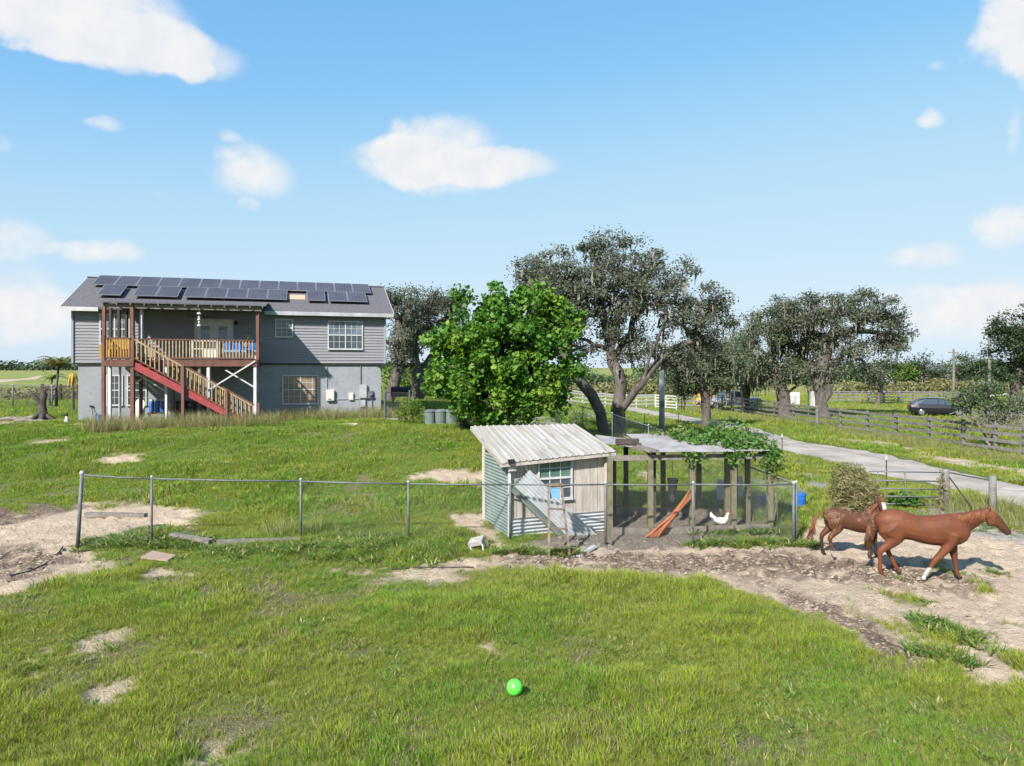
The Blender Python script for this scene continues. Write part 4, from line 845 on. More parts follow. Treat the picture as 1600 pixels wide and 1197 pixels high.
# ------------------------------------------------------------------ chain link fences
def cfence(name, label, posts, rails, net=(), r=.024, rr=.02):
    """posts: (x, y, top z, radius)"""
    o = thing(name, gg(posts[0][0], posts[0][1]), label, 'fence')
    for x, y, zt, r_, lean in posts:
        m = MB(); m.tube([gg(x + lean * -1, y, -.1), V(x, y, zt + .03)], r_, 8); q = m.build('post', 'steel', o, smooth=True)
        m = MB(); m.ellip(V(x, y, zt + .045), r_ * 1.25, r_ * 1.25, r_ * 1.2, 8, 5); m.build('post_cap', 'galv', q)
    for i, j in rails:
        a, b = posts[i], posts[j]; m = MB(); p, q = V(a[0], a[1], a[2]), V(b[0], b[1], b[2]); m.tube([p, p.lerp(q, .5) - UP * .012, q], rr, 6); m.build('top_rail', 'steel', o, smooth=True)
    for i, j, lo, hi in net:
        a, b = posts[i], posts[j]; z0, z1 = float(height(a[0], a[1])), float(height(b[0], b[1]))
        m = chainlink(V(a[0], a[1] + .03, 0), V(b[0], b[1] + .03, 0), z0 + lo, z1 + lo, a[2] if hi is None else z0 + hi, b[2] if hi is None else z1 + hi, .06, .0009); m.build('wire_net', 'wire', o)
    return o
fy = lambda x: 15.9 + (x + 9.6) / 16.3 * .76
FP = []
for px, py, r_, ln in ((128, 742, .042, .1), (237, 748, .026, 0), (470, 752, .028, 0), (638, 756, .026, 0), (797, 757, .03, 0), (946, 757, .028, 0), (1083, 757, .026, 0), (1240, 757, .036, .0)):
    y = 16.3
    for _ in range(6): y = fy((px - CX) / FPX * y)
    q = P(px, py, y); FP.append((q.x, q.y, q.z, r_, ln))
cfence('chain_link_fence', 'long grey chain link fence with thin top rail running across in front of the shed', FP, [(i, i + 1) for i in range(7)], [(0, 1, .0, .5)] + [(i, i + 1, .02, None) for i in range(4, 7)] + [(2, 3, .0, None), (3, 4, 0, None)])
x0, y0 = FP[-1][0], FP[-1][1]
SP2 = [(x0 + .1, y0 + .1, FP[-1][2], .03, 0)] + [(x, y, float(height(x, y)) + 1.25, .026, 0) for x, y in ((6.55, 20.5), (6.0, 23.6), (5.2, 26.8), (4.3, 30.2), (3.4, 33.8), (2.5, 37.4))]
cfence('chain_link_fence', 'chain link fence climbing from the corner post past the oak toward the grape tree', SP2, [(i, i + 1) for i in range(6)], [(i, i + 1, 0, None) for i in range(4)], rr=.022)
# left yard fence
for lst, lab in (([(20, 637), (81, 640)], 'low chain link yard fence left of the house behind the stump'),):
    q = [G(*p) for p in lst]; q = [q[0] - (q[1] - q[0]) * 1.2] + q; PS = [(p.x, p.y, float(height(p.x, p.y)) + 1.45, .05, 0) for p in q]; cfence('chain_link_fence', lab, PS, [(0, 1), (1, 2)], [(0, 1, 0, None), (1, 2, 0, None)])
# garden gate right of the house, with its stoop
ga, gb = G(601, 657), G(640, 657); ga, gb = gg(ga.x, ga.y), gg(gb.x, gb.y); o = thing('garden_gate', ga, 'grey mesh garden gate between the house corner and the bush', 'gate')
for p in (ga, gb): m = MB(); m.tube([p - UP * .1, p + UP * 1.5], .045, 8); m.build('gate_post', 'steel', o)
for z in (.12, .75, 1.38): stick('gate_bar', ga + UP * z, gb + UP * z, .035, .035, 'dark_metal', o)
stick('gate_stile', ga.lerp(gb, .06) + UP * .1, ga.lerp(gb, .06) + UP * 1.4, .04, .04, 'dark_metal', o); stick('gate_stile', ga.lerp(gb, .9) + UP * .1, ga.lerp(gb, .9) + UP * 1.4, .04, .04, 'dark_metal', o)
m = chainlink(ga, gb, ga.z + .12, gb.z + .12, ga.z + 1.38, gb.z + 1.38, .06, .002); m.build('wire_net', 'wire', o)
m = MB(); m.bar(ga + V(-.2, -.25, .05), gb + V(.25, -.25, .05), .5, .12); o = m.build('concrete_stoop', 'concrete'); tag(o, 'low concrete stoop in front of the garden gate', 'stoop')
c = P(627, 632, 47); c = gg(c.x, c.y); o = thing('barbecue_grill', c, 'dark covered grill standing behind the garden gate', 'grill'); m = MB(); m.box(c + UP * .85, 1.3, .6, .4); m.build('firebox', 'dark_metal', o); m = MB(); m.tube([c + V(-.65, 0, 1.05), c + V(.65, 0, 1.05)], [.28, .28], 12); m.build('lid', 'dark_metal', o)
for sx in (-.55, .55):
    for sy in (-.25, .25): m = MB(); m.bar(c + V(sx, sy, 0), c + V(sx, sy, .66), .05, .05); m.build('leg', 'dark_metal', o)
for px, lab in ((672, 0), (689, 1), (705, 2)):
    c = G(px, 664); c = gg(c.x, c.y); o = thing('trash_can', c, ('trash can with dark steel lid next to the rounded bush', 'middle grey green trash can of the three by the grape tree', 'grey green trash can nearest the grape tree trunk')[lab], 'trash can', 'trash cans in a row'); m = MB(); m.lathe(c, [(.22, 0), (.24, .03), (.27, .56), (.28, .58), (.28, .60)], 16); m.build('bin_body', 'bin_green', o); m = MB(); m.lathe(c + UP * .60, [(.295, 0), (.29, .04), (.15, .1), (.03, .11)], 16); m.build('lid', 'bin_green' if lab else 'steel', o)
# ------------------------------------------------------------------ board fences
def bfence(name, label, pl, hgt, boards, wood, w_=.13, bw=.14, group=None):
    q = [gg(p.x, p.y) for p in pl]; o = thing(name, q[0], label, 'fence', group)
    for p in q: stick('post', p - UP * .1, p + UP * (hgt + .08 + random.uniform(-.02, .03)), w_, w_, wood, o, V(0, 1, 0))
    for a, b in zip(q, q[1:]):
        n_ = (b - a).cross(UP).normalized(); n_ = n_ if n_.y < 0 else -n_
        for z in boards:
            s_ = n_ * (w_ / 2 + .02); stick('board', a + s_ + UP * (z + random.uniform(-.015, .015)), b + s_ + UP * (z + random.uniform(-.015, .015)), .03, bw, wood, o)
    return o
A_ = [(1128, 640.5), (1143, 642.5), (1163, 645.5), (1183, 649), (1210, 653), (1240, 659), (1276, 665), (1313, 671), (1355, 677.5), (1400, 684.5), (1451, 692), (1505, 700), (1555, 707.5), (1600, 714), (1655, 722)]
bfence('board_fence', 'weathered grey four board fence along the gravel road', [G(*p) for p in A_], 1.32, (.25, .6, .95, 1.25), 'fence_wood')
def seg(a, b, n): p, q = G(*a), G(*b); return [p.lerp(q, i / n) for i in range(n + 1)]
bfence('board_fence', 'pale board fence behind the trunks of the big oak', seg((872, 629), (1024, 635), 9), 1.2, (.3, .65, 1.0, 1.2), 'cream_panel', .15)
bfence('board_fence', 'pale board fence joining the white gate to the roadside fence', seg((1060, 637), (1128, 640), 5), 1.2, (.3, .7, 1.1), 'fence_wood', .15)
bfence('board_fence', 'dark board fence at the far side of the car lawn', seg((1288, 629), (1500, 630), 9), 1.3, (.3, .65, 1.0, 1.25), 'fence_wood', .2)
bfence('board_fence', 'black board fence behind the house left corner', seg((66, 627), (150, 626), 3), 1.25, (.35, .7, 1.15), 'dark_wood', .16)
ga, gb = G(1024, 638), G(1057, 641); o = thing('field_gate', gg(ga.x, ga.y), 'white five bar field gate where the dirt track leaves the oak', 'gate')
for p in (ga, gb, ga.lerp(gb, .5)): p = gg(p.x, p.y); stick('stile', p - UP * .05, p + UP * 1.35, .1, .1, 'white_paint', o, V(0, 1, 0))
for z in (.2, .48, .76, 1.04, 1.3): stick('gate_bar', gg(ga.x, ga.y, z) - V(0, .1, 0), gg(gb.x, gb.y, z) - V(0, .1, 0), .05, .1, 'white_paint', o)
# metal gate and end posts of the paddock
ga, gb = G(1358, 793), G(1471, 795); ga, gb = gg(ga.x, ga.y), gg(gb.x, gb.y); o = thing('tube_gate', ga, 'grey tubular metal gate hung between vine covered posts', 'gate'); k = gb.y / FPX
for z in (.12, .34, .56, .80, 1.06): m = MB(); m.tube([ga + UP * z, gb + UP * z], .021, 6); m.build('gate_rail', 'steel', o, smooth=True)
for f_ in (0, .12, .5, 1): p = ga.lerp(gb, f_); m = MB(); m.tube([p + UP * .12, p + UP * 1.06], .02, 6); m.build('gate_upright', 'steel', o, smooth=True)
p1, p2 = G(1478, 798), G(1551, 806); p1, p2 = gg(p1.x, p1.y), gg(p2.x, p2.y); o = thing('brace_fence', p1, 'two thick grey wooden end posts joined by dark brace bars', 'fence')
for p, h_ in ((p1, 1.2), (p2, 1.12)): m = MB(); m.tube([p - UP * .1, p + UP * h_ * .5, p + UP * h_], [.1, .095, .09], 10); m.build('post', 'fence_wood', o, smooth=True)
m = MB(); m.tube([p1 + UP * 1.12, p2 + UP * .98], .025, 6); m.build('cross_bar', 'dark_metal', o); m = MB(); m.tube([p1 + UP * 1.1, p1.lerp(p2, .65) + UP * .02], .02, 6); m.build('brace', 'dark_metal', o)
p3 = P(1700, 850, 18.6); p3 = gg(p3.x, p3.y)
for z in (.4, .75, 1.05): m = MB(); m.tube([p2 + UP * z, p3 + UP * z], .005, 4); m.build('wire', 'wire', o)
# thin steel posts along the road with two wires
o = thing('wire_fence', G(1007, 682), 'thin dark steel posts with wires beside the gravel road', 'fence'); prev = None
for px, py, h_ in ((976, 672, 1.2), (1007, 680, 1.15), (1060, 676, 1.15), (1123, 690, 1.1), (1222, 722, 1.15), (1385, 762, 1.05)):
    p = G(px, py); p = gg(p.x, p.y); m = MB(); m.tube([p - UP * .1, p + UP * h_], .022, 5); q_ = m.build('post', 'tpost', o)
    if px > 1200: m = MB(); m.tube([p + UP * (h_ - .12), p + UP * (h_ + .01)], .024, 5); m.build('post_tip', 'white_paint', q_)
    if prev is not None:
        for z in (.5, .95): m = MB(); m.tube([prev + UP * z, p + UP * z], .004, 4); m.build('wire', 'wire', o)
    prev = p
# timbers on the ground along the long fence
for a, b, lb in (((268, 842), (330, 853), 'grey old plank lying in the weeds under the left part of the fence'), ((340, 854), (470, 850), 'long grey landscape timber lying under the fence near its third post'), ((135, 806), (228, 806), 'grey plank lying on the sand just behind the left fence end')):
    p, q = G(*a), G(*b); m = MB(); m.bar(gg(p.x, p.y, .08), gg(q.x, q.y, .08), .16, .12); o = m.build('ground_timber', 'grey_wood'); tag(o, lb, 'timber')
p = [G(*q) for q in ((15, 898), (45, 893), (70, 880), (92, 862), (98, 855))]; m = MB(); m.tube([gg(a.x, a.y, .03) for a in p], .018, 6); o = m.build('hose', 'black_plastic'); tag(o, 'black hose lying across the sand at the left', 'hose')
p = [G(*q) for q in ((590, 890), (640, 889), (690, 886), (740, 884))]; m = MB(); m.tube([gg(a.x, a.y, .02) for a in p], .014, 6); o = m.build('hose', 'dark_wood'); tag(o, 'thin dark hose along the sandy edge below the shed', 'hose')
# poles
p = G(1034, 673); p = gg(p.x, p.y); o = thing('utility_pole', p, 'pale metal utility pole standing under the right side of the big oak', 'pole'); m = MB(); m.tube([p - UP * .2, p + UP * 2.2, p + UP * 7.2], [.17, .16, .14], 12); m.build('shaft', 'fascia', o, smooth=True); m = MB(); m.tube([p + V(.12, -.12, 0), p + V(.12, -.12, 3)], .03, 6); m.build('conduit', 'fascia', o); m = MB(); m.box(p + V(0, -.2, 1.6), .2, .1, .35); m.build('meter_box', 'steel', o)
for px, pt_, Y, lb in ((1546, 512, 70, 'tall dark utility pole beside the dense tree behind the brush pile'), (1490, 545, 95, 'pale far utility pole among the distant trees')):
    p = gg((px - CX) / FPX * Y, Y); zt = P(px, pt_, Y).z; o = thing('utility_pole', p, lb, 'pole'); m = MB(); m.tube([p - UP * .3, V(p.x, p.y, zt)], [.17, .12], 8); m.build('shaft', 'grey_wood', o); m = MB(); m.bar(V(p.x - .7, p.y, zt - .5), V(p.x + .7, p.y, zt - .5), .1, .12); m.build('cross_arm', 'grey_wood', o)
p = gg((1263 - CX) / FPX * 57, 57); zt = P(1263, 600, 57).z; o = thing('bent_pipe', p, 'thin pale bent pipe arching out from below the right oak', 'pipe'); m = MB(); m.tube([p - UP * .1, V(p.x, p.y, zt - .5), V(p.x - .3, p.y, zt + .2), V(p.x - .9, p.y, zt + .45), V(p.x - 2.6, p.y, zt + .4), V(p.x - 3.4, p.y, zt + .1)], [.05, .05, .045, .04, .04, .035], 8); m.build('pipe_run', 'galv', o, smooth=True); m = MB(); m.lathe(p, [(.1, 0), (.1, .05), (.06, .08)], 8); m.build('base_flange', 'steel', o)
for px, py, w_, h_, mt, lb in ((1240, 633, .95, 1.35, 'white_paint', 'white upright tank box behind the fork of the right oak'), (1276, 637, .9, 1.6, 'cream_panel', 'tall white wedge shaped trailer nose left of the right oak trunk')):
    p = G(px, py); p = gg(p.x, p.y); o = thing('storage_box', p, lb, 'box'); m = MB()
    top = w_ if px < 1260 else w_ * .35
    m.hexa([p + V(x, y, 0) for x, y in ((-w_ / 2, -.4), (w_ / 2, -.4), (w_ / 2, .4), (-w_ / 2, .4))] + [p + V(x, y, h_) for x, y in ((-w_ / 2, -.4), (-w_ / 2 + top, -.4), (-w_ / 2 + top, .4), (-w_ / 2, .4))]); m.build('shell', mt, o); m = MB(); m.box(p + V(-.05, -.415, h_ * .45), w_ * .5, .02, h_ * .6); m.build('door', 'fascia', o)

# ------------------------------------------------------------------ vehicles
def car(loc, head, label, kind):
    o = thing('parked_car' if kind == 'car' else 'pickup_truck', loc, label, 'car' if kind == 'car' else 'truck'); ca, sa_ = math.cos(head), math.sin(head)
    def L(x, y, z): return Vector(loc) + V(x * ca - y * sa_, x * sa_ + y * ca, z)
    if kind == 'car':
        paint = 'car_black'; ln, hw = 4.3, .88
        body = [(-2.15, .45, .80, .70), (-2.05, .30, .95, .82), (-1.5, .22, .98, .88), (-.4, .2, .96, .88), (.75, .2, .95, .88), (1.5, .22, .86, .86), (1.95, .28, .74, .78), (2.15, .36, .60, .64)]
        cab = [(-2.0, .96, .98, .70), (-1.55, .96, 1.30, .68), (-.9, .95, 1.46, .66), (-.1, .95, 1.47, .66), (.35, .94, 1.40, .66), (1.15, .92, .95, .72)]
        wx, wr = (-1.32, 1.3), .32
    else:
        paint = 'car_silver'; ln, hw = 5.4, .95
        body = [(-2.7, .5, 1.05, .88), (-2.6, .45, 1.12, .93), (-.9, .4, 1.12, .95), (-.8, .4, 1.12, .95), (1.0, .4, 1.12, .95), (2.0, .42, 1.06, .93), (2.55, .45, .98, .88), (2.7, .5, .8, .8)]
        cab = [(-.95, 1.1, 1.2, .80), (-.8, 1.1, 1.74, .72), (-.1, 1.1, 1.80, .72), (.55, 1.1, 1.72, .72), (1.2, 1.08, 1.14, .80)]
        wx, wr = (-1.7, 1.75), .38
    m = MB(); vs = []
    for x, zb, zt, w_ in body:
        for y, z in ((-w_ * .92, zb), (-w_, zb + .12), (-w_, (zb + zt) / 2 + .08), (-w_ * .93, zt - .04), (-w_ * .8, zt), (w_ * .8, zt), (w_ * .93, zt - .04), (w_, (zb + zt) / 2 + .08), (w_, zb + .12), (w_ * .92, zb)): vs.append(L(x, y, z))
    n_ = 10; k = len(body); m.add(vs, [(i * n_ + j, (i + 1) * n_ + j, (i + 1) * n_ + (j + 1) % n_, i * n_ + (j + 1) % n_) for i in range(k - 1) for j in range(n_)] + [tuple(range(n_)), tuple((k - 1) * n_ + j for j in range(n_))[::-1]])
    m.build('body', paint, o, smooth=False)
    m = MB(); vs = []
    for x, zb, zt, w_ in cab:
        for y, z in ((-w_ - .1, zb), (-w_, zt - .06), (-w_ * .85, zt), (w_ * .85, zt), (w_, zt - .06), (w_ + .1, zb)): vs.append(L(x, y, z))
    k = len(cab); m.add(vs, [(i * 6 + j, (i + 1) * 6 + j, (i + 1) * 6 + j + 1, i * 6 + j + 1) for i in range(k - 1) for j in (0, 4)] + [(j, 6 + j, 7 + j, j + 1) for j in (1, 2, 3)] + [((k - 2) * 6 + j, (k - 1) * 6 + j, (k - 1) * 6 + j + 1, (k - 2) * 6 + j + 1) for j in (1, 2, 3)])
    m.build('glass_house', 'car_glass', o)
    m = MB()
    m.add([v + UP * .004 for v in vs], [(i * 6 + j, (i + 1) * 6 + j, (i + 1) * 6 + j + 1, i * 6 + j + 1) for i in range(1, k - 2) for j in (1, 2, 3)]); rf = m.build('roof', paint, o)
    m = MB()
    for i in (1, 2 if kind == 'truck' else 3, k - 2):
        for j, s_ in ((0, -1), (5, 1)): a = vs[i * 6 + j]; b = vs[i * 6 + (1 if j == 0 else 4)]; m.bar(a, b, .06, .05)
    m.build('pillars', paint, o)
    for x in wx:
        for s_ in (-1, 1):
            c0, c1 = L(x, s_ * (hw - .2), wr), L(x, s_ * (hw + .02), wr); m = MB(); m.tube([c0, c1], [wr, wr * .97], 18); wq = m.build('wheel', 'tyre', o); m = MB(); m.tube([c1, L(x, s_ * (hw + .03), wr)], [wr * .62, wr * .55], 12); m.build('rim', 'rim', wq)
    xf, xr = body[-1][0], body[0][0]; zt = body[-2][2]
    for s_ in (-1, 1):
        m = MB(); m.ellip(L(xf - .12, s_ * hw * .62, zt - .12), .16, .16, .07, 8, 6); m.build('headlight', 'lamp_white', o); m = MB(); m.ellip(L(xr + .08, s_ * hw * .7, .82), .08, .12, .1, 8, 6); m.build('tail_light', 'lamp_red', o)
        m = MB(); m.ellip(L(cab[-1][0] - .25, s_ * (hw + .1), 1.0 if kind == 'car' else 1.25), .1, .07, .07, 8, 6); m.build('mirror', paint, o)
    m = MB(); m.bar(L(xf - .02, -hw * .5, .5), L(xf - .02, hw * .5, .5), .05, .14); m.build('grille', 'black_plastic', o)
    return o
p = G(1466, 650); car(gg(p.x, p.y), R(-22), 'black hatchback car parked on the lawn behind the board fence', 'car')
p = G(1160, 643) + V(0, 3.5, 0); car(gg(p.x, p.y), R(185), 'silver pickup truck parked under the oaks behind the roadside fence', 'truck')
# small farm machines near the truck
p = G(1135, 640) + V(-.3, 5.5, 0); p = gg(p.x, p.y); o = thing('garden_tractor', p, 'green garden tractor left of the silver truck', 'tractor'); m = MB(); m.box(p + V(-.5, 0, .75), 1.0, .7, .45); m.build('hood', 'jd_green', o); m = MB(); m.box(p + V(.4, 0, .65), .7, .8, .25); m.build('rear_deck', 'jd_green', o); m = MB(); m.box(p + V(.5, 0, .95), .4, .45, .35); m.build('seat', 'yellow_paint', o)
for x, r_ in ((-.7, .3), (.5, .45)):
    for s_ in (-1, 1): m = MB(); m.tube([p + V(x, s_ * .42, r_), p + V(x, s_ * .62, r_)], r_, 14); m.build('wheel', 'tyre', o)
p = G(1113, 640) + V(0, 4.5, 0); p = gg(p.x, p.y); o = thing('yellow_machine', p, 'yellow farm implement left of the green tractor', 'machine'); m = MB(); m.hexa([p + V(x, y, .35) for x, y in ((-.6, -.4), (.6, -.4), (.6, .4), (-.6, .4))] + [p + V(x, y, z) for x, y, z in ((-.2, -.35, 1.9), (.25, -.35, 1.7), (.25, .35, 1.7), (-.2, .35, 1.9))]); m.build('hopper', 'yellow_paint', o)
for s_ in (-1, 1): m = MB(); m.tube([p + V(0, s_ * .45, .36), p + V(0, s_ * .6, .36)], .36, 14); m.build('wheel', 'tyre', o)

# ------------------------------------------------------------------ horses
def coatmat(name, base, dark, light, spots=False):
    m = bpy.data.materials.new(name); m.use_nodes = True; t = NT(m.node_tree); t.n.clear(); b = t.new('ShaderNodeBsdfPrincipled'); o = t.new('ShaderNodeOutputMaterial'); t.l.new(b.outputs[0], o.inputs[0])
    at = t.new('ShaderNodeAttribute', attribute_name='coat'); s = t.new('ShaderNodeSeparateColor'); t.l.new(at.outputs['Color'], s.inputs[0]); g = t.new('ShaderNodeTexCoord'); ob = g.outputs['Object']
    c = t.mix(t.math('MULTIPLY', t.ramp(t.noise(ob, 3.2, 5, .65), .35, .7), .45), base, dark); c = t.mix(t.math('MULTIPLY', t.ramp(t.noise(ob, 30, 4, .7), .45, .7), .35), c, dark)
    if spots: c = t.mix(t.math('MULTIPLY', t.ramp(t.noise(ob, 24, 3, .6, 1.2), .52, .60), t.ramp(t.noise(ob, 3.5, 2), .40, .55)), c, light)
    c = t.mix(s.outputs[1], c, dark); c = t.mix(s.outputs[0], c, (.36, .335, .30)); c = t.mix(s.outputs[2], c, (.015, .012, .010)); t.set(b.inputs['Base Color'], c)
    b.inputs['Roughness'].default_value = .55; b.inputs['Specular IOR Level'].default_value = .25
    bn = t.new('ShaderNodeBump'); bn.inputs['Strength'].default_value = .12; bn.inputs['Distance'].default_value = .01; t.set(bn.inputs['Height'], t.noise(ob, 40, 3)); t.l.new(bn.outputs[0], b.inputs['Normal']); MATS[name] = m
coatmat('chestnut', (.150, .048, .020), (.050, .023, .015), (.3, .11, .05)); coatmat('muddy_bay', (.090, .036, .019), (.030, .017, .012), (.22, .115, .058), True)
pm('mane_red', (.20, .075, .032), (.13, .048, .024), 9, .7); pm('mane_dark', (.085, .042, .028), (.20, .09, .04), 9, .7)
def horse(label, loc, head, tubes, ells, coat, coatfn, hairs, sc=1.0):
    m = MB()
    for pts, rad in tubes:
        P_ = [V(*p) for p in pts]; q0 = P_[0] - (P_[1] - P_[0]).normalized() * (min(rad[0]) * .4); q1 = P_[-1] + (P_[-1] - P_[-2]).normalized() * (min(rad[-1]) * .4)
        pp, rr = [], []
        for i in range(len(P_) - 1):                  # smooth the limb with a spline
            a, b, c, d = P_[max(i - 1, 0)], P_[i], P_[i + 1], P_[min(i + 2, len(P_) - 1)]
            for s in range(4):
                u = s / 4; pp.append(.5 * ((2 * b) + (c - a) * u + (2 * a - 5 * b + 4 * c - d) * u * u + (3 * b - a - 3 * c + d) * u ** 3)); rr.append(tuple(rad[i][k] * (1 - u) + rad[i + 1][k] * u for k in (0, 1)))
        pp.append(P_[-1]); rr.append(rad[-1])
        m.tube([q0] + pp + [q1], [tuple(x * .45 for x in rad[0])] + rr + [tuple(x * .5 for x in rad[-1])], 16)
    for c, rx, ry, rz in ells: m.ellip(c, rx, ry, rz, 14, 10)
    me = bpy.data.meshes.new('tmp'); me.from_pydata([tuple(v) for v in m.v], [], m.f); tmp = bpy.data.objects.new('tmp', me); COL.objects.link(tmp)
    md = tmp.modifiers.new('r', 'REMESH'); md.mode = 'VOXEL'; md.voxel_size = .014; sm = tmp.modifiers.new('s', 'SMOOTH'); sm.iterations = 16; sm.factor = .5
    bpy.context.view_layer.update(); me2 = bpy.data.meshes.new_from_object(tmp.evaluated_get(bpy.context.evaluated_depsgraph_get())); bpy.data.objects.remove(tmp)
    co = np.empty(len(me2.vertices) * 3); me2.vertices.foreach_get('co', co); co = co.reshape(-1, 3); a = me2.attributes.new('coat', 'FLOAT_COLOR', 'POINT'); a.data.foreach_set('color', np.column_stack([*coatfn(co), np.ones(len(co))]).ravel().astype(np.float32))
    me2.polygons.foreach_set('use_smooth', [True] * len(me2.polygons)); me2.materials.append(MATS[coat])
    o = thing('horse', loc, label, 'horse'); W = Matrix.Translation(Vector(loc)) @ Matrix.Rotation(head, 4, 'Z') @ Matrix.Scale(sc, 4); b = bpy.data.objects.new('body', me2); me2.name = 'horse_body'; COL.objects.link(b); _place(b, o, W)
    for nm, mat, strands in hairs:
        h = MB()
        for pts, r0, r1 in strands: h.tube([W @ V(*p) for p in pts], list(np.linspace(r0, r1, len(pts))), 5)
        h.build(nm, mat, o, smooth=True)
    return o
def e2(lst): return [(p, (a, b)) for p, a, b in lst]
def limb(y, pts): return ([(x, y, z) for x, z, r_ in pts], [(r_ * .8 if r_ > .09 else r_, r_) for x, z, r_ in pts])
def body(tr): return ([(x, y, z) for x, y, z, rh, rw in tr], [(rw, rh) for x, y, z, rh, rw in tr])
rs = random.Random(3)
def hair_tail(x, y, z, n, drop, back, sway=0):
    out = []
    for i in range(n):
        j = rs.uniform(-.06, .06); k = rs.uniform(.75, 1.05); w_ = rs.uniform(-.05, .05)
        out.append(([(x, y, z), (x - .08, y + j * .3, z - .02), (x - .13 - back * .3, y + j * .7, z - drop * .25 * k), (x - .12 - back * .6 + w_ * .5, y + j + sway * .5, z - drop * .6 * k), (x - .10 - back * k + w_ * 1.6, y + j * 1.3 + sway, z - drop * k)], .015, .003))
    return out
T1_ = [body([(.03, 0, 1.13, .13, .12), (.16, 0, 1.11, .25, .21), (.40, 0, 1.08, .295, .25), (.72, 0, 1.005, .262, .25), (1.02, 0, .97, .30, .27), (1.32, 0, .985, .325, .25), (1.55, 0, .98, .28, .21), (1.68, 0, .98, .17, .14)]),
       body([(1.42, 0, 1.08, .25, .14), (1.66, 0, 1.16, .20, .11), (1.88, 0, 1.27, .150, .085), (2.06, 0, 1.345, .115, .07)]),
       body([(2.05, 0, 1.335, .10, .07), (2.16, 0, 1.27, .115, .08), (2.28, 0, 1.14, .092, .064), (2.385, 0, 1.02, .072, .056), (2.43, 0, .965, .066, .056)]),
       limb(-.13, [(.22, 1.02, .2), (.33, .84, .16), (.20, .66, .092), (.05, .53, .062), (.05, .36, .042), (.05, .15, .046), (.09, .07, .038), (.115, .03, .05), (.125, .0, .055)]),
       limb(.13, [(.30, 1.02, .19), (.47, .83, .15), (.37, .65, .086), (.26, .53, .060), (.34, .34, .041), (.41, .19, .045), (.46, .12, .038), (.485, .085, .05), (.495, .06, .052)]),
       limb(-.12, [(1.40, .94, .18), (1.32, .72, .115), (1.19, .54, .076), (1.07, .40, .060), (.98, .26, .039), (.90, .13, .043), (.87, .075, .037), (.855, .035, .048), (.85, .005, .052)]),
       limb(.12, [(1.50, .94, .18), (1.47, .70, .115), (1.49, .50, .074), (1.515, .38, .058), (1.535, .23, .039), (1.555, .10, .043), (1.585, .05, .037), (1.605, .02, .048), (1.61, .0, .052)])]
for s_ in (-1, 1): T1_.append(([(2.06, s_ * .045, 1.40), (2.07, s_ * .055, 1.47), (2.085, s_ * .05, 1.53)], [(.03, .02), (.032, .02), (.008, .006)]))
def coat1(c):
    x, y, z = c.T; sock = (z < .25) & (x > .7) & (x < 1.15); white = sock * 1.0; dark = np.clip((x - 2.12) / .2, 0, 1) * (z > .8) * .8 + np.clip((.1 - z) / .1, 0, 1) * .5
    hoof = (z < .035) * .75 * ~sock; return white, dark, np.maximum(hoof, ((x > 2.42) * .6))
mane = [([(1.52 + .52 * f_, -.02 + rs.uniform(-.02, .01), 1.325 + .12 * f_ ** 1.3 + rs.uniform(-.01, .012)), (1.50 + .52 * f_ + rs.uniform(-.02, .02), -.095, 1.29 + .12 * f_), (1.47 + .52 * f_ + rs.uniform(-.06, .05), -.13, 1.14 + .15 * f_ - rs.uniform(0, .13))], rs.uniform(.008, .016), .002) for f_ in np.linspace(0, 1, 90)]
eye1 = [([(2.19, -.066, 1.295), (2.19, -.088, 1.295)], .022, .014), ([(2.19, .066, 1.295), (2.19, .088, 1.295)], .022, .014)]
p = P(1368, 893, 14.35); p = gg(p.x, p.y, -.01)
horse('chestnut horse walking on the sand with one white front sock', p, R(-11), T1_, [((.24, -.09, .98), .22, .13, .26), ((.26, .09, .98), .22, .13, .26), ((1.40, -.08, .98), .2, .14, .28), ((1.44, .08, .98), .2, .14, .28), ((2.13, 0, 1.2), .10, .068, .115)], 'chestnut', coat1, [('mane', 'mane_red', mane), ('tail', 'mane_dark', hair_tail(.05, 0, 1.27, 110, .74, .10, .0)), ('eye', 'black_plastic', eye1)])
T2_ = [body([(.03, 0, .93, .10, .09), (.14, 0, .90, .19, .16), (.32, 0, .87, .225, .19), (.58, 0, .80, .205, .20), (.82, 0, .77, .235, .21), (1.04, 0, .80, .235, .18), (1.17, 0, .80, .15, .13)]),
       body([(.96, 0, .86, .20, .12), (1.06, -.03, 1.02, .155, .10), (1.13, -.08, 1.17, .12, .085), (1.15, -.14, 1.28, .10, .075)]),
       ([(1.155, -.12, 1.28), (1.16, -.21, 1.21), (1.165, -.30, 1.10), (1.17, -.36, 1.0), (1.17, -.38, .96)], [(.075, .085), (.088, .095), (.068, .075), (.052, .055), (.046, .045)]),
       limb(-.10, [(.20, .82, .15), (.28, .68, .12), (.19, .54, .07), (.10, .43, .052), (.13, .28, .036), (.15, .12, .040), (.18, .06, .033), (.20, .02, .044), (.205, .0, .047)]),
       limb(.10, [(.16, .82, .15), (.20, .68, .12), (.08, .54, .07), (-.01, .43, .052), (-.01, .28, .036), (.0, .12, .040), (.03, .06, .033), (.05, .02, .044), (.055, .0, .047)]),
       limb(-.10, [(1.0, .74, .13), (.97, .55, .085), (.95, .40, .060), (.95, .31, .05), (.94, .18, .034), (.93, .08, .039), (.95, .04, .033), (.96, .015, .043), (.965, .0, .046)]),
       limb(.10, [(1.08, .74, .13), (1.10, .55, .085), (1.12, .40, .060), (1.13, .31, .05), (1.14, .18, .034), (1.14, .08, .039), (1.16, .04, .033), (1.17, .015, .043), (1.175, .0, .046)])]
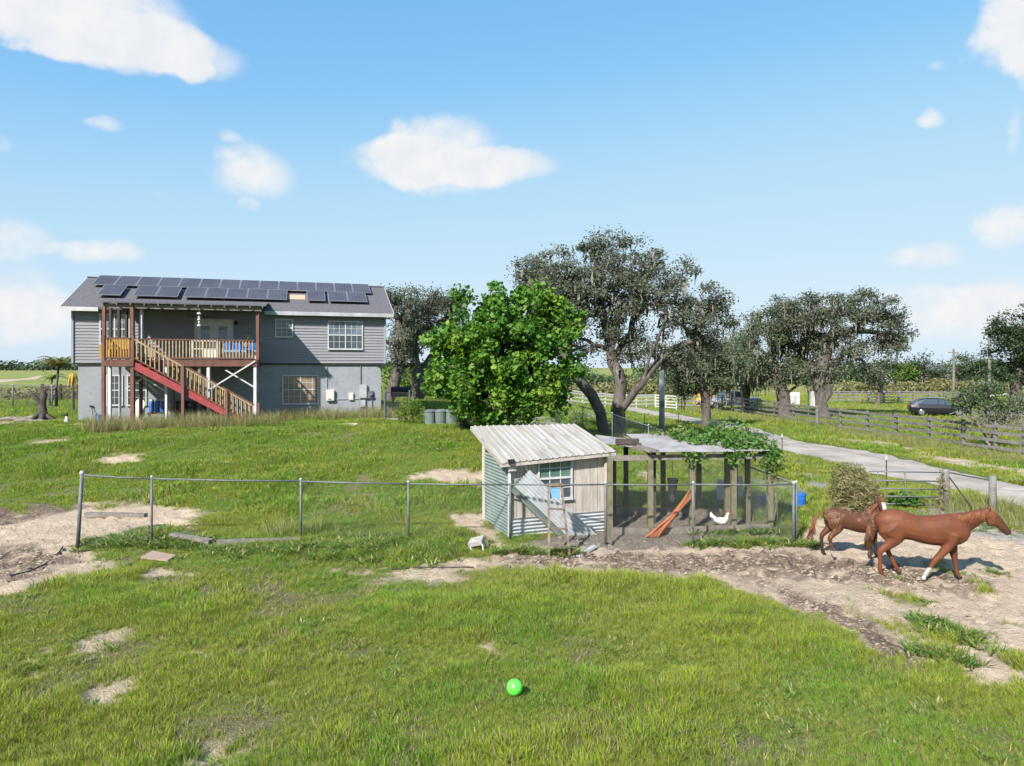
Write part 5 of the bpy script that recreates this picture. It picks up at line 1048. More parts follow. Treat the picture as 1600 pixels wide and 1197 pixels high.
for s_ in (-1, 1): T2_.append(([(1.155 + s_ * .05, -.12, 1.35), (1.155 + s_ * .07, -.125, 1.41), (1.155 + s_ * .065, -.13, 1.47)], [(.03, .018), (.03, .016), (.008, .006)]))
def coat2(c):
    x, y, z = c.T; blaze = (np.abs(x - 1.165) < .042) & (y < -.205) & (z < 1.27) & (z > .99) & (y < -.16 - (1.29 - z) * .42 - .02)
    sock = (z < .16) & (x > .05) & (x < .35) & (y < 0); dark = np.clip((.5 - z) / .25, 0, 1) * (y > 0) * .9 + np.clip((.25 - z) / .2, 0, 1) * .4
    return np.maximum(blaze * 1.0, sock * .8), dark, (z < .03) * .7
p = P(1287, 866, 15.7); p = gg(p.x, p.y, -.01)
horse('smaller mud coated brown horse turning its white blazed face', p, R(-6), T2_, [((.22, -.08, .78), .17, .11, .2), ((.2, .08, .78), .17, .11, .2), ((1.02, -.07, .78), .14, .1, .2), ((1.06, .07, .78), .14, .1, .2)], 'muddy_bay', coat2, [('mane', 'mane_red', [([(.96 + .18 * f_, -.1 * f_ - .02, 1.05 + .30 * f_), (.94 + .18 * f_, -.1 * f_ - .08, 1.01 + .30 * f_), (.92 + .18 * f_, -.1 * f_ - .10, .92 + .30 * f_)], .018, .004) for f_ in np.linspace(0, 1, 20)] + [([(1.155 + k, -.14, 1.36), (1.158 + k, -.21, 1.33), (1.16 + k, -.25, 1.26)], .014, .004) for k in (-.03, -.015, 0, .015, .03)]), ('tail', 'mane_red', hair_tail(.04, 0, 1.0, 60, .62, .26, -.05)),
      ('eye', 'black_plastic', [([(1.165 + s_ * .076, -.22, 1.215), (1.165 + s_ * .094, -.23, 1.215)], .019, .012) for s_ in (-1, 1)])])
# ------------------------------------------------------------------ trees
def leaf_mesh(cent, nrm_bias, size, n_side=4, aspect=.55, droop=0.0):
    """one small flat blade per centre, random orientation; returns verts, faces"""
    n = len(cent); a = RNG.normal(size=(n, 3)); a[:, 2] = a[:, 2] * .7 - droop; a /= np.linalg.norm(a, axis=1)[:, None]
    b = RNG.normal(size=(n, 3)) + np.array([0, 0, nrm_bias]); b -= (b * a).sum(1)[:, None] * a; b /= np.linalg.norm(b, axis=1)[:, None] + 1e-9
    c = np.cross(a, b); s = size * RNG.uniform(.6, 1.35, n)[:, None]
    if n_side == 4:
        v = np.stack([cent - a * s, cent + c * s * aspect, cent + a * s, cent - c * s * aspect], 1)
        f = np.arange(n * 4).reshape(n, 4)
    else:
        v = np.stack([cent + (a * math.cos(2 * math.pi * k / n_side) + c * math.sin(2 * math.pi * k / n_side) * .95) * s + b * s * (.18 if k % 2 else 0) for k in range(n_side)], 1)
        f = np.arange(n * n_side).reshape(n, n_side)
    return v.reshape(-1, 3), f
def tree(name, label, trunks, lobes, Y, nclu, nleaf, lsize, leafm='oak_leaf', bark='bark', depth=1.0, tip=.016, clu=.42, twigs=5, moss=0, moss_len=.8, n_side=4, flat=.6, bias=1.3, trunk_r=None, cat='tree', group=None, seed=1, shell=0.0, curl=.16, aspect=.55):
    rg = np.random.default_rng(seed); base = trunks[0][0]; o = thing(name, base, label, cat, group)
    pos, par = [], []
    for tr in trunks:
        prev = -1
        if pos and tr is not trunks[0]:
            dd = [(p - tr[0]).length for p in pos]; k = int(np.argmin(dd))
            if dd[k] < .6: prev = k
        for i in range(len(tr) - 1):
            n = max(2, int((tr[i + 1] - tr[i]).length / .45))
            for s in range(n + (1 if i == len(tr) - 2 else 0)):
                q = tr[i].lerp(tr[i + 1], s / n)
                if s or i: q = q + V(*rg.normal(0, .03, 3))
                if prev >= 0 and (pos[prev] - q).length < .05: continue
                pos.append(q); par.append(prev); prev = len(pos) - 1
    ntr = len(pos); fixed = list(range(int(ntr * .25)))
    C = []
    wsum = np.array([rx * ry for _, _, rx, ry in lobes], float); wsum /= wsum.sum()
    while len(C) < nclu:
        px, py, rx, ry = lobes[rg.choice(len(lobes), p=wsum)]; d = rg.normal(size=3); d /= np.linalg.norm(d); rad = (shell + (1 - shell) * rg.random()) ** (1 / 2.2)
        q = P(px, py, Y) + V(d[0] * rx * Y / FPX, d[1] * (rx + ry) / 2 * Y / FPX * depth, d[2] * ry * Y / FPX) * rad
        if q.z < float(height(q.x, q.y)) + .6: continue
        C.append(q)
    arr = [tuple(p) for p in pos]; top = pos[ntr - 1]
    C.sort(key=lambda q: min((q - p).length for p in pos[::2]))
    tips = []
    for q in C:
        A = np.array(arr); dv = np.linalg.norm(A - np.array(tuple(q)), axis=1); pen = np.where(A[:, 2] > q.z + .2, (A[:, 2] - q.z) * .8, 0) + np.where(np.arange(len(A)) < ntr * .3, 1.5, 0)
        k = int(np.argmin(dv + pen)); p0 = pos[k]; L = (q - p0).length; n = max(2, int(L / .5)); prev = k; bend = V(*rg.normal(0, curl * L, 3))
        for s in range(1, n + 1):
            f = s / n; r_ = p0.lerp(q, f) + bend * math.sin(math.pi * f) * .8 + V(*rg.normal(0, .05, 3)) * (f < 1)
            pos.append(r_); arr.append(tuple(r_)); par.append(prev); prev = len(pos) - 1
        tips.append(prev)
    cnt = np.zeros(len(pos)); ch = [[] for _ in pos]
    for i, p in enumerate(par):
        if p >= 0: ch[p].append(i)
    for t_ in tips: cnt[t_] += 1
    order = list(range(len(pos)))[::-1]
    for i in order:
        if cnt[i] == 0: cnt[i] = .6
        if par[i] >= 0: cnt[par[i]] += cnt[i]
    rad = tip * cnt ** .47
    if trunk_r:
        k = trunk_r / rad[0]; rad = rad * (1 + (k - 1) * np.clip((rad / rad[0]) ** .5, 0, 1))
    m = MB(); seen = set()
    for i in range(len(pos)):                             # chains from every fork outwards, thickest child continues
        if par[i] >= 0 and i != max(ch[par[i]], key=lambda c: rad[c]): start = par[i]
        elif par[i] < 0: start = None
        else: continue
        chain = [start, i] if start is not None else [i]; j = i
        while ch[j]: j = max(ch[j], key=lambda c: rad[c]); chain.append(j)
        if len(chain) < 2: continue
        rr = [rad[c] for c in chain]
        if start is not None: rr[0] = min(rr[0], rr[1] * 1.25)
        if par[i] < 0: rr[0] *= 1.35
        m.tube([pos[c] for c in chain], rr, 8 if rr[0] > .1 else (5 if rr[0] > .04 else 4), cap=False)
    tp = np.array([tuple(pos[t_]) for t_ in tips]); tw = MB()
    for p in tp:
        for _ in range(twigs):
            d = V(*rg.normal(0, 1, 3)).normalized(); d.z = abs(d.z) * .8; a = V(*p) - d * .1; tw.tube([a, a + d * rg.uniform(.4, .9) * clu * 1.9], [.008 + tip * .22, .003], 3, cap=False)
    m.build('trunk', bark, o, smooth=True)
    if tw.f: tw.build('twigs', 'bark_pale', o, kind='stuff')
    n = nclu * nleaf; ci = np.repeat(np.arange(nclu), nleaf); sc = rg.uniform(.55, 1.3, nclu)[ci][:, None] * clu
    off = rg.normal(size=(n, 3)) * np.array([1, 1, flat]); rr_ = np.linalg.norm(off, axis=1)[:, None]; off = off / rr_ * np.minimum(rr_, 1.9)
    cen = tp[ci] + off * sc; cen[:, 2] = np.maximum(cen[:, 2], height(cen[:, 0], cen[:, 1]) + .15)
    v, f = leaf_mesh(cen, bias, lsize, n_side, aspect); cr = link_mesh('crown', v, f, leafm, o, kind='stuff')
    if moss:
        mm = MB(); low = [q for q in range(ntr, len(pos))]
        for _ in range(moss):
            q = pos[rg.choice(low)]; L = rg.uniform(.35, 1.0) * moss_len; w_ = rg.uniform(.03, .08); a = rg.uniform(0, 3.14); d = V(math.cos(a), math.sin(a), 0) * w_; e = V(*rg.normal(0, .08, 3)) + V(rg.normal(0, .15), rg.normal(0, .15), 0); b = q + e
            k1 = V(rg.normal(0, .05), rg.normal(0, .05), 0)
            mm.add([b - d * .5, b + d * .5, b + d + k1 - UP * L * .4, b - d + k1 - UP * L * .4, b + d * .6 - UP * L * .75, b - d * .7 - UP * L * .75, b + k1 - UP * L], [(0, 1, 2, 3), (3, 2, 4, 5), (5, 4, 6)])
        mm.build('spanish_moss', 'moss', o, kind='stuff')
    return o
def TP(Y, *pts): return [P(px, py, Y + (0 if len(r) == 0 else r[0])) for px, py, *r in pts]
# big oak behind the run
Yo = 34.0; b0 = gg(P(966, 684, Yo).x, Yo, -.1); b1 = gg(P(944, 684, Yo).x, Yo - .6, -.1)
tree('oak_tree', 'large grey green live oak with forked trunk behind the chicken run', [[b0] + TP(Yo, (966, 640), (970, 600), (957, 566, .3), (950, 520, .5), (935, 470, .2)), TP(Yo, (967, 648), (985, 622, -.4), (1004, 595, -.8), (1016, 555, -1.2), (1040, 500, -1.5)), TP(Yo, (957, 566, .3), (985, 520, 1.2), (1000, 460, 1.6)), TP(Yo, (1004, 595, -.8), (1045, 548, -.5), (1090, 530, -.3))],
     [(930, 470, 105, 70), (965, 418, 85, 52), (1040, 470, 90, 62), (870, 430, 62, 42), (1095, 500, 55, 40), (1075, 545, 55, 38), (890, 520, 60, 50), (985, 540, 60, 30), (1078, 420, 22, 18), (955, 376, 30, 20), (935, 390, 30, 14), (1000, 398, 22, 14), (818, 425, 20, 14), (1125, 475, 22, 18), (1138, 505, 14, 16), (1110, 545, 28, 18), (850, 400, 22, 12)], Yo, 430, 112, .066, 'oak_leaf', clu=.30, tip=.019, twigs=4, trunk_r=.34, seed=4, moss=520, moss_len=.8, flat=.55)
tree('oak_tree', 'leaning second trunk oak beside the grape tree with sparse grey crown', [[b1] + TP(Yo - .6, (938, 645), (925, 618), (905, 595), (880, 560), (862, 515))], [(850, 470, 50, 45), (835, 425, 34, 26), (890, 475, 40, 40), (815, 440, 18, 22)], Yo - .6, 90, 105, .065, 'oak_leaf', clu=.29, tip=.018, twigs=5, trunk_r=.26, seed=9, moss=120, moss_len=.7)
# moss hung tree right of the pole
Ym = 46.0; bm = gg(P(1105, 640, Ym).x, Ym, -.1)
tree('oak_tree', 'moss hung live oak between the metal pole and the truck', [[bm] + TP(Ym, (1102, 620), (1095, 590), (1085, 560))], [(1075, 570, 45, 35), (1120, 560, 45, 38), (1095, 590, 50, 26), (1140, 585, 22, 22), (1055, 600, 22, 22)], Ym, 130, 115, .085, 'oak_leaf_green', clu=.42, tip=.025, moss=260, moss_len=1.5, trunk_r=.32, seed=12)
# sea grape
Yg = 28.5; bg = gg(P(770, 662, Yg).x, Yg, -.1)
tree('sea_grape_tree', 'dense bright green tree with big round leaves behind the shed', [[bg] + TP(Yg, (772, 640), (765, 600), (775, 560), (785, 510)), TP(Yg, (772, 640), (800, 605, .4), (825, 560, .6), (845, 520, .6)), TP(Yg, (765, 600), (735, 560, .2), (715, 530, .3))],
     [(785, 540, 78, 66), (800, 488, 60, 34), (728, 520, 50, 40), (845, 560, 55, 50), (750, 600, 70, 40), (825, 600, 60, 38), (860, 520, 40, 38), (710, 585, 42, 38), (795, 640, 55, 26), (722, 468, 22, 14), (782, 446, 20, 10), (738, 456, 14, 10), (828, 460, 24, 10), (890, 498, 20, 18), (686, 540, 22, 18), (680, 600, 20, 16), (895, 575, 20, 20), (860, 476, 22, 14), (740, 645, 40, 16), (690, 570, 16, 14), (850, 620, 30, 20)], Yg, 330, 78, .078, 'grape_leaf', 'bark_pale', clu=.25, tip=.022, twigs=1, n_side=7, flat=.8, bias=.9, trunk_r=.16, seed=21, shell=.22)
# oaks behind the house
Yb = 52.0
b2 = gg(P(606, 645, Yb).x, Yb, -.1); tree('oak_tree', 'moss draped oak hugging the right end of the house', [[b2] + TP(Yb, (612, 615), (622, 580), (628, 540), (622, 500))], [(625, 510, 34, 40), (640, 475, 28, 26), (612, 470, 26, 22), (630, 555, 28, 30)], Yb, 95, 115, .085, 'oak_leaf', clu=.38, tip=.028, moss=60, trunk_r=.42, seed=31)
b3 = gg(P(652, 645, Yb + 3).x, Yb + 3, -.1); tree('oak_tree', 'forked grey oak behind the garden gate and trash cans', [[b3] + TP(Yb + 3, (655, 612), (652, 585), (645, 545), (648, 500)), TP(Yb + 3, (652, 585), (668, 568), (684, 545), (692, 510))], [(660, 490, 42, 40), (690, 470, 40, 26), (720, 490, 30, 36), (700, 520, 36, 30), (650, 535, 24, 30)], Yb + 3, 130, 115, .085, 'oak_leaf', clu=.38, tip=.028, moss=120, trunk_r=.50, seed=33)
# oaks at the right
Yr = 57.0
b4 = gg(P(1226, 644, Yr).x, Yr, -.1); tree('oak_tree', 'spreading mossy oak with low bent limb behind the roadside fence', [[b4] + TP(Yr, (1224, 618), (1212, 590), (1205, 560), (1215, 520)), TP(Yr, (1224, 618), (1245, 603), (1265, 600, .5)), TP(Yr, (1205, 560), (1180, 540), (1165, 530))], [(1200, 520, 50, 40), (1240, 490, 45, 30), (1165, 560, 36, 36), (1215, 570, 50, 28), (1255, 540, 36, 34), (1180, 590, 36, 18)], Yr, 190, 115, .095, 'oak_leaf_green', clu=.42, tip=.027, moss=320, moss_len=1.5, trunk_r=.55, seed=41)
b5 = gg(P(1287, 648, Yr - 2).x, Yr - 2, -.1); tree('oak_tree', 'tallest right hand oak with twisted trunk and hanging moss', [[b5] + TP(Yr - 2, (1282, 625), (1278, 600), (1288, 565), (1300, 520), (1305, 490)), TP(Yr - 2, (1284, 630), (1296, 615), (1292, 590), (1310, 560), (1340, 540)), TP(Yr - 2, (1300, 520), (1335, 515), (1375, 520))], [(1290, 495, 65, 34), (1350, 490, 55, 32), (1395, 525, 28, 34), (1310, 550, 55, 32), (1250, 500, 40, 30), (1365, 580, 22, 20), (1280, 585, 36, 18), (1385, 495, 22, 16), (1345, 462, 18, 10), (1270, 466, 24, 10), (1410, 535, 10, 22), (1230, 480, 18, 12)], Yr - 2, 240, 110, .095, 'oak_leaf', clu=.40, tip=.027, moss=280, moss_len=1.4, trunk_r=.50, seed=43)
Yq = 62; b6 = gg(P(1165, 640, Yq).x, Yq, -.1); tree('oak_tree', 'shaded mossy oak standing over the silver truck', [[b6] + TP(Yq, (1165, 615), (1160, 590), (1165, 565))], [(1150, 560, 40, 34), (1175, 585, 36, 26), (1135, 590, 26, 22), (1160, 530, 30, 22)], Yq, 80, 130, .10, 'oak_leaf_green', clu=.42, tip=.03, moss=150, moss_len=1.4, trunk_r=.4, seed=47)
b7 = gg(P(1370, 640, 75).x, 75, -.1); tree('oak_tree', 'small dark oak right of the tallest oak beyond the fence', [[b7] + TP(75, (1374, 620), (1378, 595))], [(1378, 580, 28, 22), (1360, 590, 18, 14)], 75, 30, 80, .12, 'dark_leaf', clu=.6, tip=.03, trunk_r=.25, seed=49)
Yd = 56; b8 = gg(P(1585, 640, Yd).x, Yd, -.1); tree('dense_tree', 'tall dense dark tree rising behind the brush pile', [[b8] + TP(Yd, (1588, 600), (1590, 550), (1595, 510))], [(1590, 540, 42, 45), (1625, 510, 45, 50), (1580, 580, 40, 28), (1620, 570, 40, 35), (1560, 510, 15, 12)], Yd, 140, 150, .095, 'dark_leaf', clu=.4, tip=.027, trunk_r=.4, seed=51)
Yf = 115
for px, lobes_, lm, lb, sd_ in ((1437, [(1440, 578, 30, 24), (1425, 585, 20, 16), (1455, 590, 18, 12)], 'dark_leaf', 'round dark tree in the distance behind the black car', 61), (1412, [(1412, 586, 12, 18)], 'bright_leaf', 'pale green tree left of the distant round tree', 62), (1505, [(1500, 575, 28, 26), (1525, 572, 22, 20), (1485, 590, 16, 14)], 'small_tree_leaf', 'mid green tree in the distance beside the pale utility pole', 63), (1540, [(1545, 580, 20, 20)], 'dark_leaf', 'dark distant tree near the tall dark pole', 64)):
    bb = gg(P(px, 610, Yf).x, Yf, -.2); tree('distant_tree', lb, [[bb] + TP(Yf, (px, 600), (px, 585))], lobes_, Yf, 36, 90, .17, lm, clu=.8, tip=.05, twigs=2, trunk_r=.3, seed=sd_)
# small tree in the roadside fence
Ys = 36.5; q = G(1548, 706); bs_ = gg(q.x, q.y + .4, -.05); Ys = bs_.y
tree('small_tree', 'small many stemmed tree growing through the roadside fence', [[bs_] + TP(Ys, (1543, 690), (1532, 668), (1518, 650), (1515, 635)), TP(Ys, (1546, 695), (1553, 670), (1560, 645)), TP(Ys, (1543, 690), (1544, 665), (1540, 640))], [(1540, 622, 44, 18), (1512, 632, 24, 16), (1578, 630, 32, 18), (1560, 652, 24, 10), (1540, 604, 28, 12), (1500, 618, 14, 10)], Ys, 80, 55, .06, 'small_tree_leaf', 'bark_pale', clu=.32, tip=.014, twigs=4, trunk_r=.075, seed=71)
# brush pile: bare branches heaped behind the small tree
q = P(1555, 650, 44); q = gg(q.x, q.y); o = thing('brush_pile', q, 'heap of bare pinkish branches behind the small tree', 'brush pile'); m = MB()
for _ in range(260):
    a = q + V(random.gauss(.9, 1.3), random.gauss(0, 1.0), random.uniform(0, 1.1)); d = V(random.gauss(0, 1), random.gauss(0, .6), random.uniform(0, .8)).normalized(); L = random.uniform(.8, 2.2); r_ = random.uniform(.008, .035); m.tube([a, a + d * L * .5 + V(0, 0, .1), a + d * L], [r_, r_ * .7, r_ * .3], 4, cap=False)
m.build('branches', 'bark_pale', o, kind='stuff')
m = MB(); m.tube([q + V(-1.4, 0, 1.9), q + V(-.3, 0, 2.2), q + V(.8, .2, 2.3)], .05, 6); m.build('log', 'cream_panel', o); m = MB(); m.tube([q + V(1.5, -.3, .9), q + V(2.4, 0, 1.8)], .05, 6); m.build('log', 'bark_pale', o)
# dead stump at the left
q = G(66, 656); q = gg(q.x, q.y, -.05); Y_ = q.y; o = thing('tree_stump', q, 'blackened dead stump with two broken limbs left of the house', 'stump'); m = MB()
m.tube([q, P(67, 645, Y_), P(66, 632, Y_), P(69, 618, Y_), P(67, 608, Y_)], [.32, .21, .17, .13, .10], 9); m.tube([P(66, 640, Y_), P(60, 627, Y_), P(52, 617, Y_), P(44, 611, Y_)], [.14, .12, .10, .07], 8); m.tube([P(68, 610, Y_), P(74, 607, Y_), P(80, 610, Y_)], [.09, .06, .02], 6)
for a in range(6): d = V(math.cos(a * 1.05), math.sin(a * 1.05), 0); m.tube([q + UP * .3 + d * .15, q + d * .5 + UP * .08, q + d * .85 - UP * .05], [.12, .09, .04], 6)
m.build('trunk', 'char', o, smooth=True)
for k, (px, py, s_) in enumerate(((15, 658, .5), (38, 660, .35), (48, 656, .3), (60, 662, .25))):
    q = G(px, py); q = gg(q.x, q.y); m = MB(); m.tube([q + V(-s_ * 1.4, 0, .05), q + V(0, .1, .12), q + V(s_ * 1.4, .05, .06)], [.09, .12, .06], 6); o = m.build('fallen_log', 'grey_wood'); tag(o, 'grey broken log lying by the foot of the dead stump', 'log', 'broken logs by the stump')
# palms at the left corner
def palm(label, base, hgt, n, L, mat, sd_):
    rg = random.Random(sd_); o = thing('palm', base, label, 'palm'); top = base + UP * hgt + V(.15, 0, 0); m = MB(); m.tube([base - UP * .1, base.lerp(top, .5) + V(-.08, 0, 0), top], [.11, .08, .06], 8); m.build('trunk', 'bark', o, smooth=True)
    for k in range(n):
        a = 2 * math.pi * k / n + rg.uniform(-.25, .25); e = rg.uniform(.2, 1.1); d = V(math.cos(a), math.sin(a), 0); ln = L * rg.uniform(.8, 1.1); m = MB(); pts = [top + d * (ln * s * math.cos(e * (1 - s * .3))) + UP * (ln * (s * (math.sin(e) + .35) - s * s * .85)) for s in np.linspace(0, 1, 8)]
        m.tube(pts, list(np.linspace(.022, .006, 8)), 4, cap=False); sd2 = d.cross(UP)
        for i in range(1, 8):
            for f_ in (0, .5):
                c = pts[i - 1].lerp(pts[i], f_ + .25); tdir = (pts[i] - pts[i - 1]).normalized()
                for s_ in (-1, 1): tipp = c + (sd2 * s_ * .75 + tdir * .45 - UP * rg.uniform(.25, .6)).normalized() * ln * .24 * (1.15 - i / 9); m.add([c - tdir * .03, c + tdir * .06, tipp], [(0, 1, 2)])
        m.build('frond', mat, o)
    return o
q = P(88, 600, 44); palm('wispy palm with drooping grey green fronds at the left house corner', gg(q.x, q.y), 2.7, 22, 1.7, 'palm_leaf', 2)
q = P(78, 602, 46); palm('small yellowing palm left of the wispy one', gg(q.x, q.y), 1.9, 10, .9, 'bright_leaf', 5)
q = P(114, 605, 40); o = thing('banana_plant', gg(q.x, q.y), 'yellowed banana plant against the left wall of the house', 'plant'); b = gg(q.x, q.y); m = MB(); m.tube([b, b + UP * 2.3], [.10, .06], 8); m.build('stem', 'bark', o)
for k in range(8):
    a = k * .785 + .3; d = V(math.cos(a), math.sin(a), 0); s_ = d.cross(UP); m = MB(); c = b + UP * 2.2; vs = []
    for i, f_ in enumerate(np.linspace(0, 1, 6)):
        p_ = c + d * .34 * f_ + UP * (.7 * f_ - 1.5 * f_ * f_); w_ = .07 * math.sin(math.pi * (.1 + .88 * f_)); vs += [p_ - s_ * w_, p_, p_ + s_ * w_]
    m.add(vs, [(i * 3 + j, i * 3 + j + 1, i * 3 + j + 4, i * 3 + j + 3) for i in range(5) for j in (0, 1)]); m.build('leaf', 'mustard', o)

# ------------------------------------------------------------------ bushes, vines and hedges
def bush(name, label, c, rx, ry, rz, n, size, mat, stems=14, cat='bush', long=False, group=None):
    o = thing(name, c, label, cat, group); m = MB()
    for _ in range(stems):
        a = random.uniform(0, 6.28); d = V(math.cos(a) * rx, math.sin(a) * ry, 0) * random.uniform(.2, .85); m.tube([c + d * .15, c + d * .6 + UP * rz * .8, c + d + UP * rz * random.uniform(1.0, 1.7)], [.015, .01, .004], 4, cap=False)
    m.build('stems', 'bark_pale', o)
    d = RNG.normal(size=(n, 3)); d /= np.linalg.norm(d, axis=1)[:, None]; r_ = RNG.random(n) ** .38; lump = 1 + .35 * (vnoise(d[:, 0] * 2.2 + 9, d[:, 2] * 2.2 + d[:, 1] * 1.7, 5) - .5) * 2
    cen = np.array(tuple(c)) + d * np.array([rx, ry, rz]) * (r_ * lump)[:, None] + np.array([0, 0, rz * .95]); cen[:, 2] = np.maximum(cen[:, 2], gz(cen[:, 0], cen[:, 1]) + .03)
    v, f = leaf_mesh(cen, .3, size, 4, .14 if long else .5, droop=.5 if long else 0); link_mesh('foliage', v, f, mat, o, kind='stuff'); return o
q = G(1331, 806); bush('vine_bush', 'straw coloured vine bush smothering the post left of the metal gate', gg(q.x, q.y), .72, .55, .74, 5200, .095, 'straw', 30, long=True, cat='bush')
q = G(1478, 800); bush('post_vine', 'dry vine clump climbing the post right of the metal gate', gg(q.x, q.y + .15), .16, .16, .62, 420, .08, 'straw', 5, long=True, cat='vine')
q = G(1421, 796); bush('low_weed', 'green weeds growing through the foot of the metal gate', gg(q.x, q.y + .3), .55, .3, .22, 500, .08, 'vine_leaf', 5, 'weed')
q = G(641, 664); bush('garden_bush', 'rounded reddish green bush beside the garden gate', gg(q.x, q.y), .75, .6, .62, 1900, .10, 'bright_leaf', long=True)
for px, py, rx, rz, lb in ((725, 668, .5, .35, 'low dry bush at the foot of the grape tree'), (905, 668, .7, .5, 'scrubby weeds in front of the leaning oak'), (870, 660, .5, .45, 'scrubby green bush between grape tree and chain link fence'), (930, 640, .5, .35, 'straw tuft under the big oak')):
    q = G(px, py); bush('scrub', lb, gg(q.x, q.y), rx, rx * .8, rz, 700, .09, 'straw' if 'dry' in lb or 'straw' in lb else 'vine_leaf', long=True)
# vines over the right end of the run
o = thing('creeper_vine', V(FR[4][0], FR[4][1], ZRF), 'leafy green creeper tumbling over the right end of the chicken run', 'vine'); n = 2600; cen = []
for _ in range(n):
    u = random.random() ** .7; vv = random.random(); f_ = .42 + .62 * u; k = min(int(f_ * 4), 3); ff = f_ * 4 - k; a = V(*FR[k], ZRF).lerp(V(*FR[k + 1], ZRF), ff); b = V(*BK[k], ZRB).lerp(V(*BK[k + 1], ZRB), ff)
    w_ = fbm(f_ * 9, vv * 5, 1, 3, 77); 
    if w_ < .62 - .30 * u - .1 * (vv > .7): continue
    c = a.lerp(b, vv * 1.15 - .08) + UP * (.16 + abs(random.gauss(0, .10)) * (1 + u)); cen.append(tuple(c))
for _ in range(620):
    s = random.random(); x, y = FR[4]; e = random.gauss(0, .22); c = V(x + .05 + e * .5 - s * .05, y - .05 + random.gauss(0, .2), ZRF + .2 - abs(random.gauss(0, .35))); cen.append(tuple(c))
for _ in range(160):
    x, y = FR[2 + (random.random() < .5)]; cen.append((x + random.gauss(0, .16), y - .2 + random.gauss(0, .08), ZRF + .14 - abs(random.gauss(0, .14))))
v, f = leaf_mesh(np.array(cen), .5, .062, 4, .55); link_mesh('leaves', v, f, 'vine_leaf', o, kind='stuff'); m = MB()
for k in range(16): a = V(*FR[3], ZRF + .17).lerp(V(*BK[4], ZRB + .2), random.random()); b = V(*FR[4], ZRF + .2) + V(random.gauss(0, .3), random.gauss(.3, .4), random.uniform(0, .25)); m.tube([a, a.lerp(b, .5) + UP * .12, b], .008, 4, cap=False)
for k in range(5): x, y = FR[4]; m.tube([V(x + random.gauss(0, .1), y, ZRF + .1), V(x + random.gauss(0, .12), y - .1, .9), V(x + random.gauss(0, .12), y - .05, .1)], .007, 4, cap=False)
m.build('stems', 'bark_pale', o)
# far hedge rows and field edge: too far to tell the plants apart
def hedge(label, a, b, hgt, dep, n, size, mat, seed=0):
    o = thing('hedge', gg(*((a + b) / 2).xy), label, 'hedge'); s = RNG.random(n); h_ = fbm(s * (b - a).length * .35, s * 0 + seed, 1, 4, seed) * 1.5; x = a.x + (b.x - a.x) * s + RNG.normal(0, dep * .5, n); y = a.y + (b.y - a.y) * s + RNG.normal(0, dep, n); z = height(x, y) + RNG.random(n) ** .7 * hgt * h_
    v, f = leaf_mesh(np.stack([x, y, z], -1), .2, size, 4, .6); link_mesh('foliage', v, f, mat, o, kind='stuff'); return o
hedge('straw yellow scrub strip beyond the far paddock fence', P(860, 610, 100), P(1140, 610, 105), 2.6, 2.0, 9000, .2, 'straw', 3)
hedge('yellow green scrub strip behind the black car lawn', P(1270, 606, 112), P(1570, 606, 112), 1.9, 1.5, 9000, .2, 'straw', 5)
hedge('dark low tree line at the far right behind the scrub', P(1150, 590, 170), P(1750, 590, 170), 5.0, 3.0, 9000, .42, 'dark_leaf', 9)
hedge('scrubby green growth behind the trash cans', P(600, 640, 64), P(780, 640, 62), 2.2, 1.2, 6000, .14, 'bright_leaf', 7)
hedge('bluish tree line on the left horizon', P(-200, 572, 900), P(760, 572, 900), 11, 12, 9000, 2.2, 'dark_leaf', 11)
hedge('mid distance scrub line between big oak and right oaks', P(820, 600, 150), P(1200, 600, 150), 4.5, 3, 8000, .38, 'small_tree_leaf', 13)
hedge('rough brown weeds along the black fence left of the house', P(-60, 618, 58), P(118, 618, 58), 1.0, 2.5, 5000, .12, 'straw', 15)
for px, Y_, w_, h_, lb in ((1422, 150, 9, 3.4, 'small far white house between the distant trees'), (1455, 150, 7, 3.0, 'low far barn with grey roof right of the white house')):
    q = gg((px - CX) / FPX * Y_, Y_); o = thing('far_house', q, lb, 'house'); m = MB(); m.box(q + UP * h_ / 2, w_, 6, h_); m.build('wall', 'cream_panel' if px < 1440 else 'grey_wood', o); m = MB(); m.hexa([q + V(x, y, h_) for x, y in ((-w_ / 2 - .4, -3.4), (w_ / 2 + .4, -3.4), (w_ / 2 + .4, 3.4), (-w_ / 2 - .4, 3.4))] + [q + V(x, y, h_ + 1.6) for x, y in ((-w_ / 2 - .4, -.1), (w_ / 2 + .4, -.1), (w_ / 2 + .4, .1), (-w_ / 2 - .4, .1))]); m.build('roof', 'shingle', o)
    for dx in (-.28, .15): m = MB(); m.box(q + V(dx * w_, -3.03, h_ * .55), 1.1, .06, 1.0); m.build('window', 'pane_dark', o)

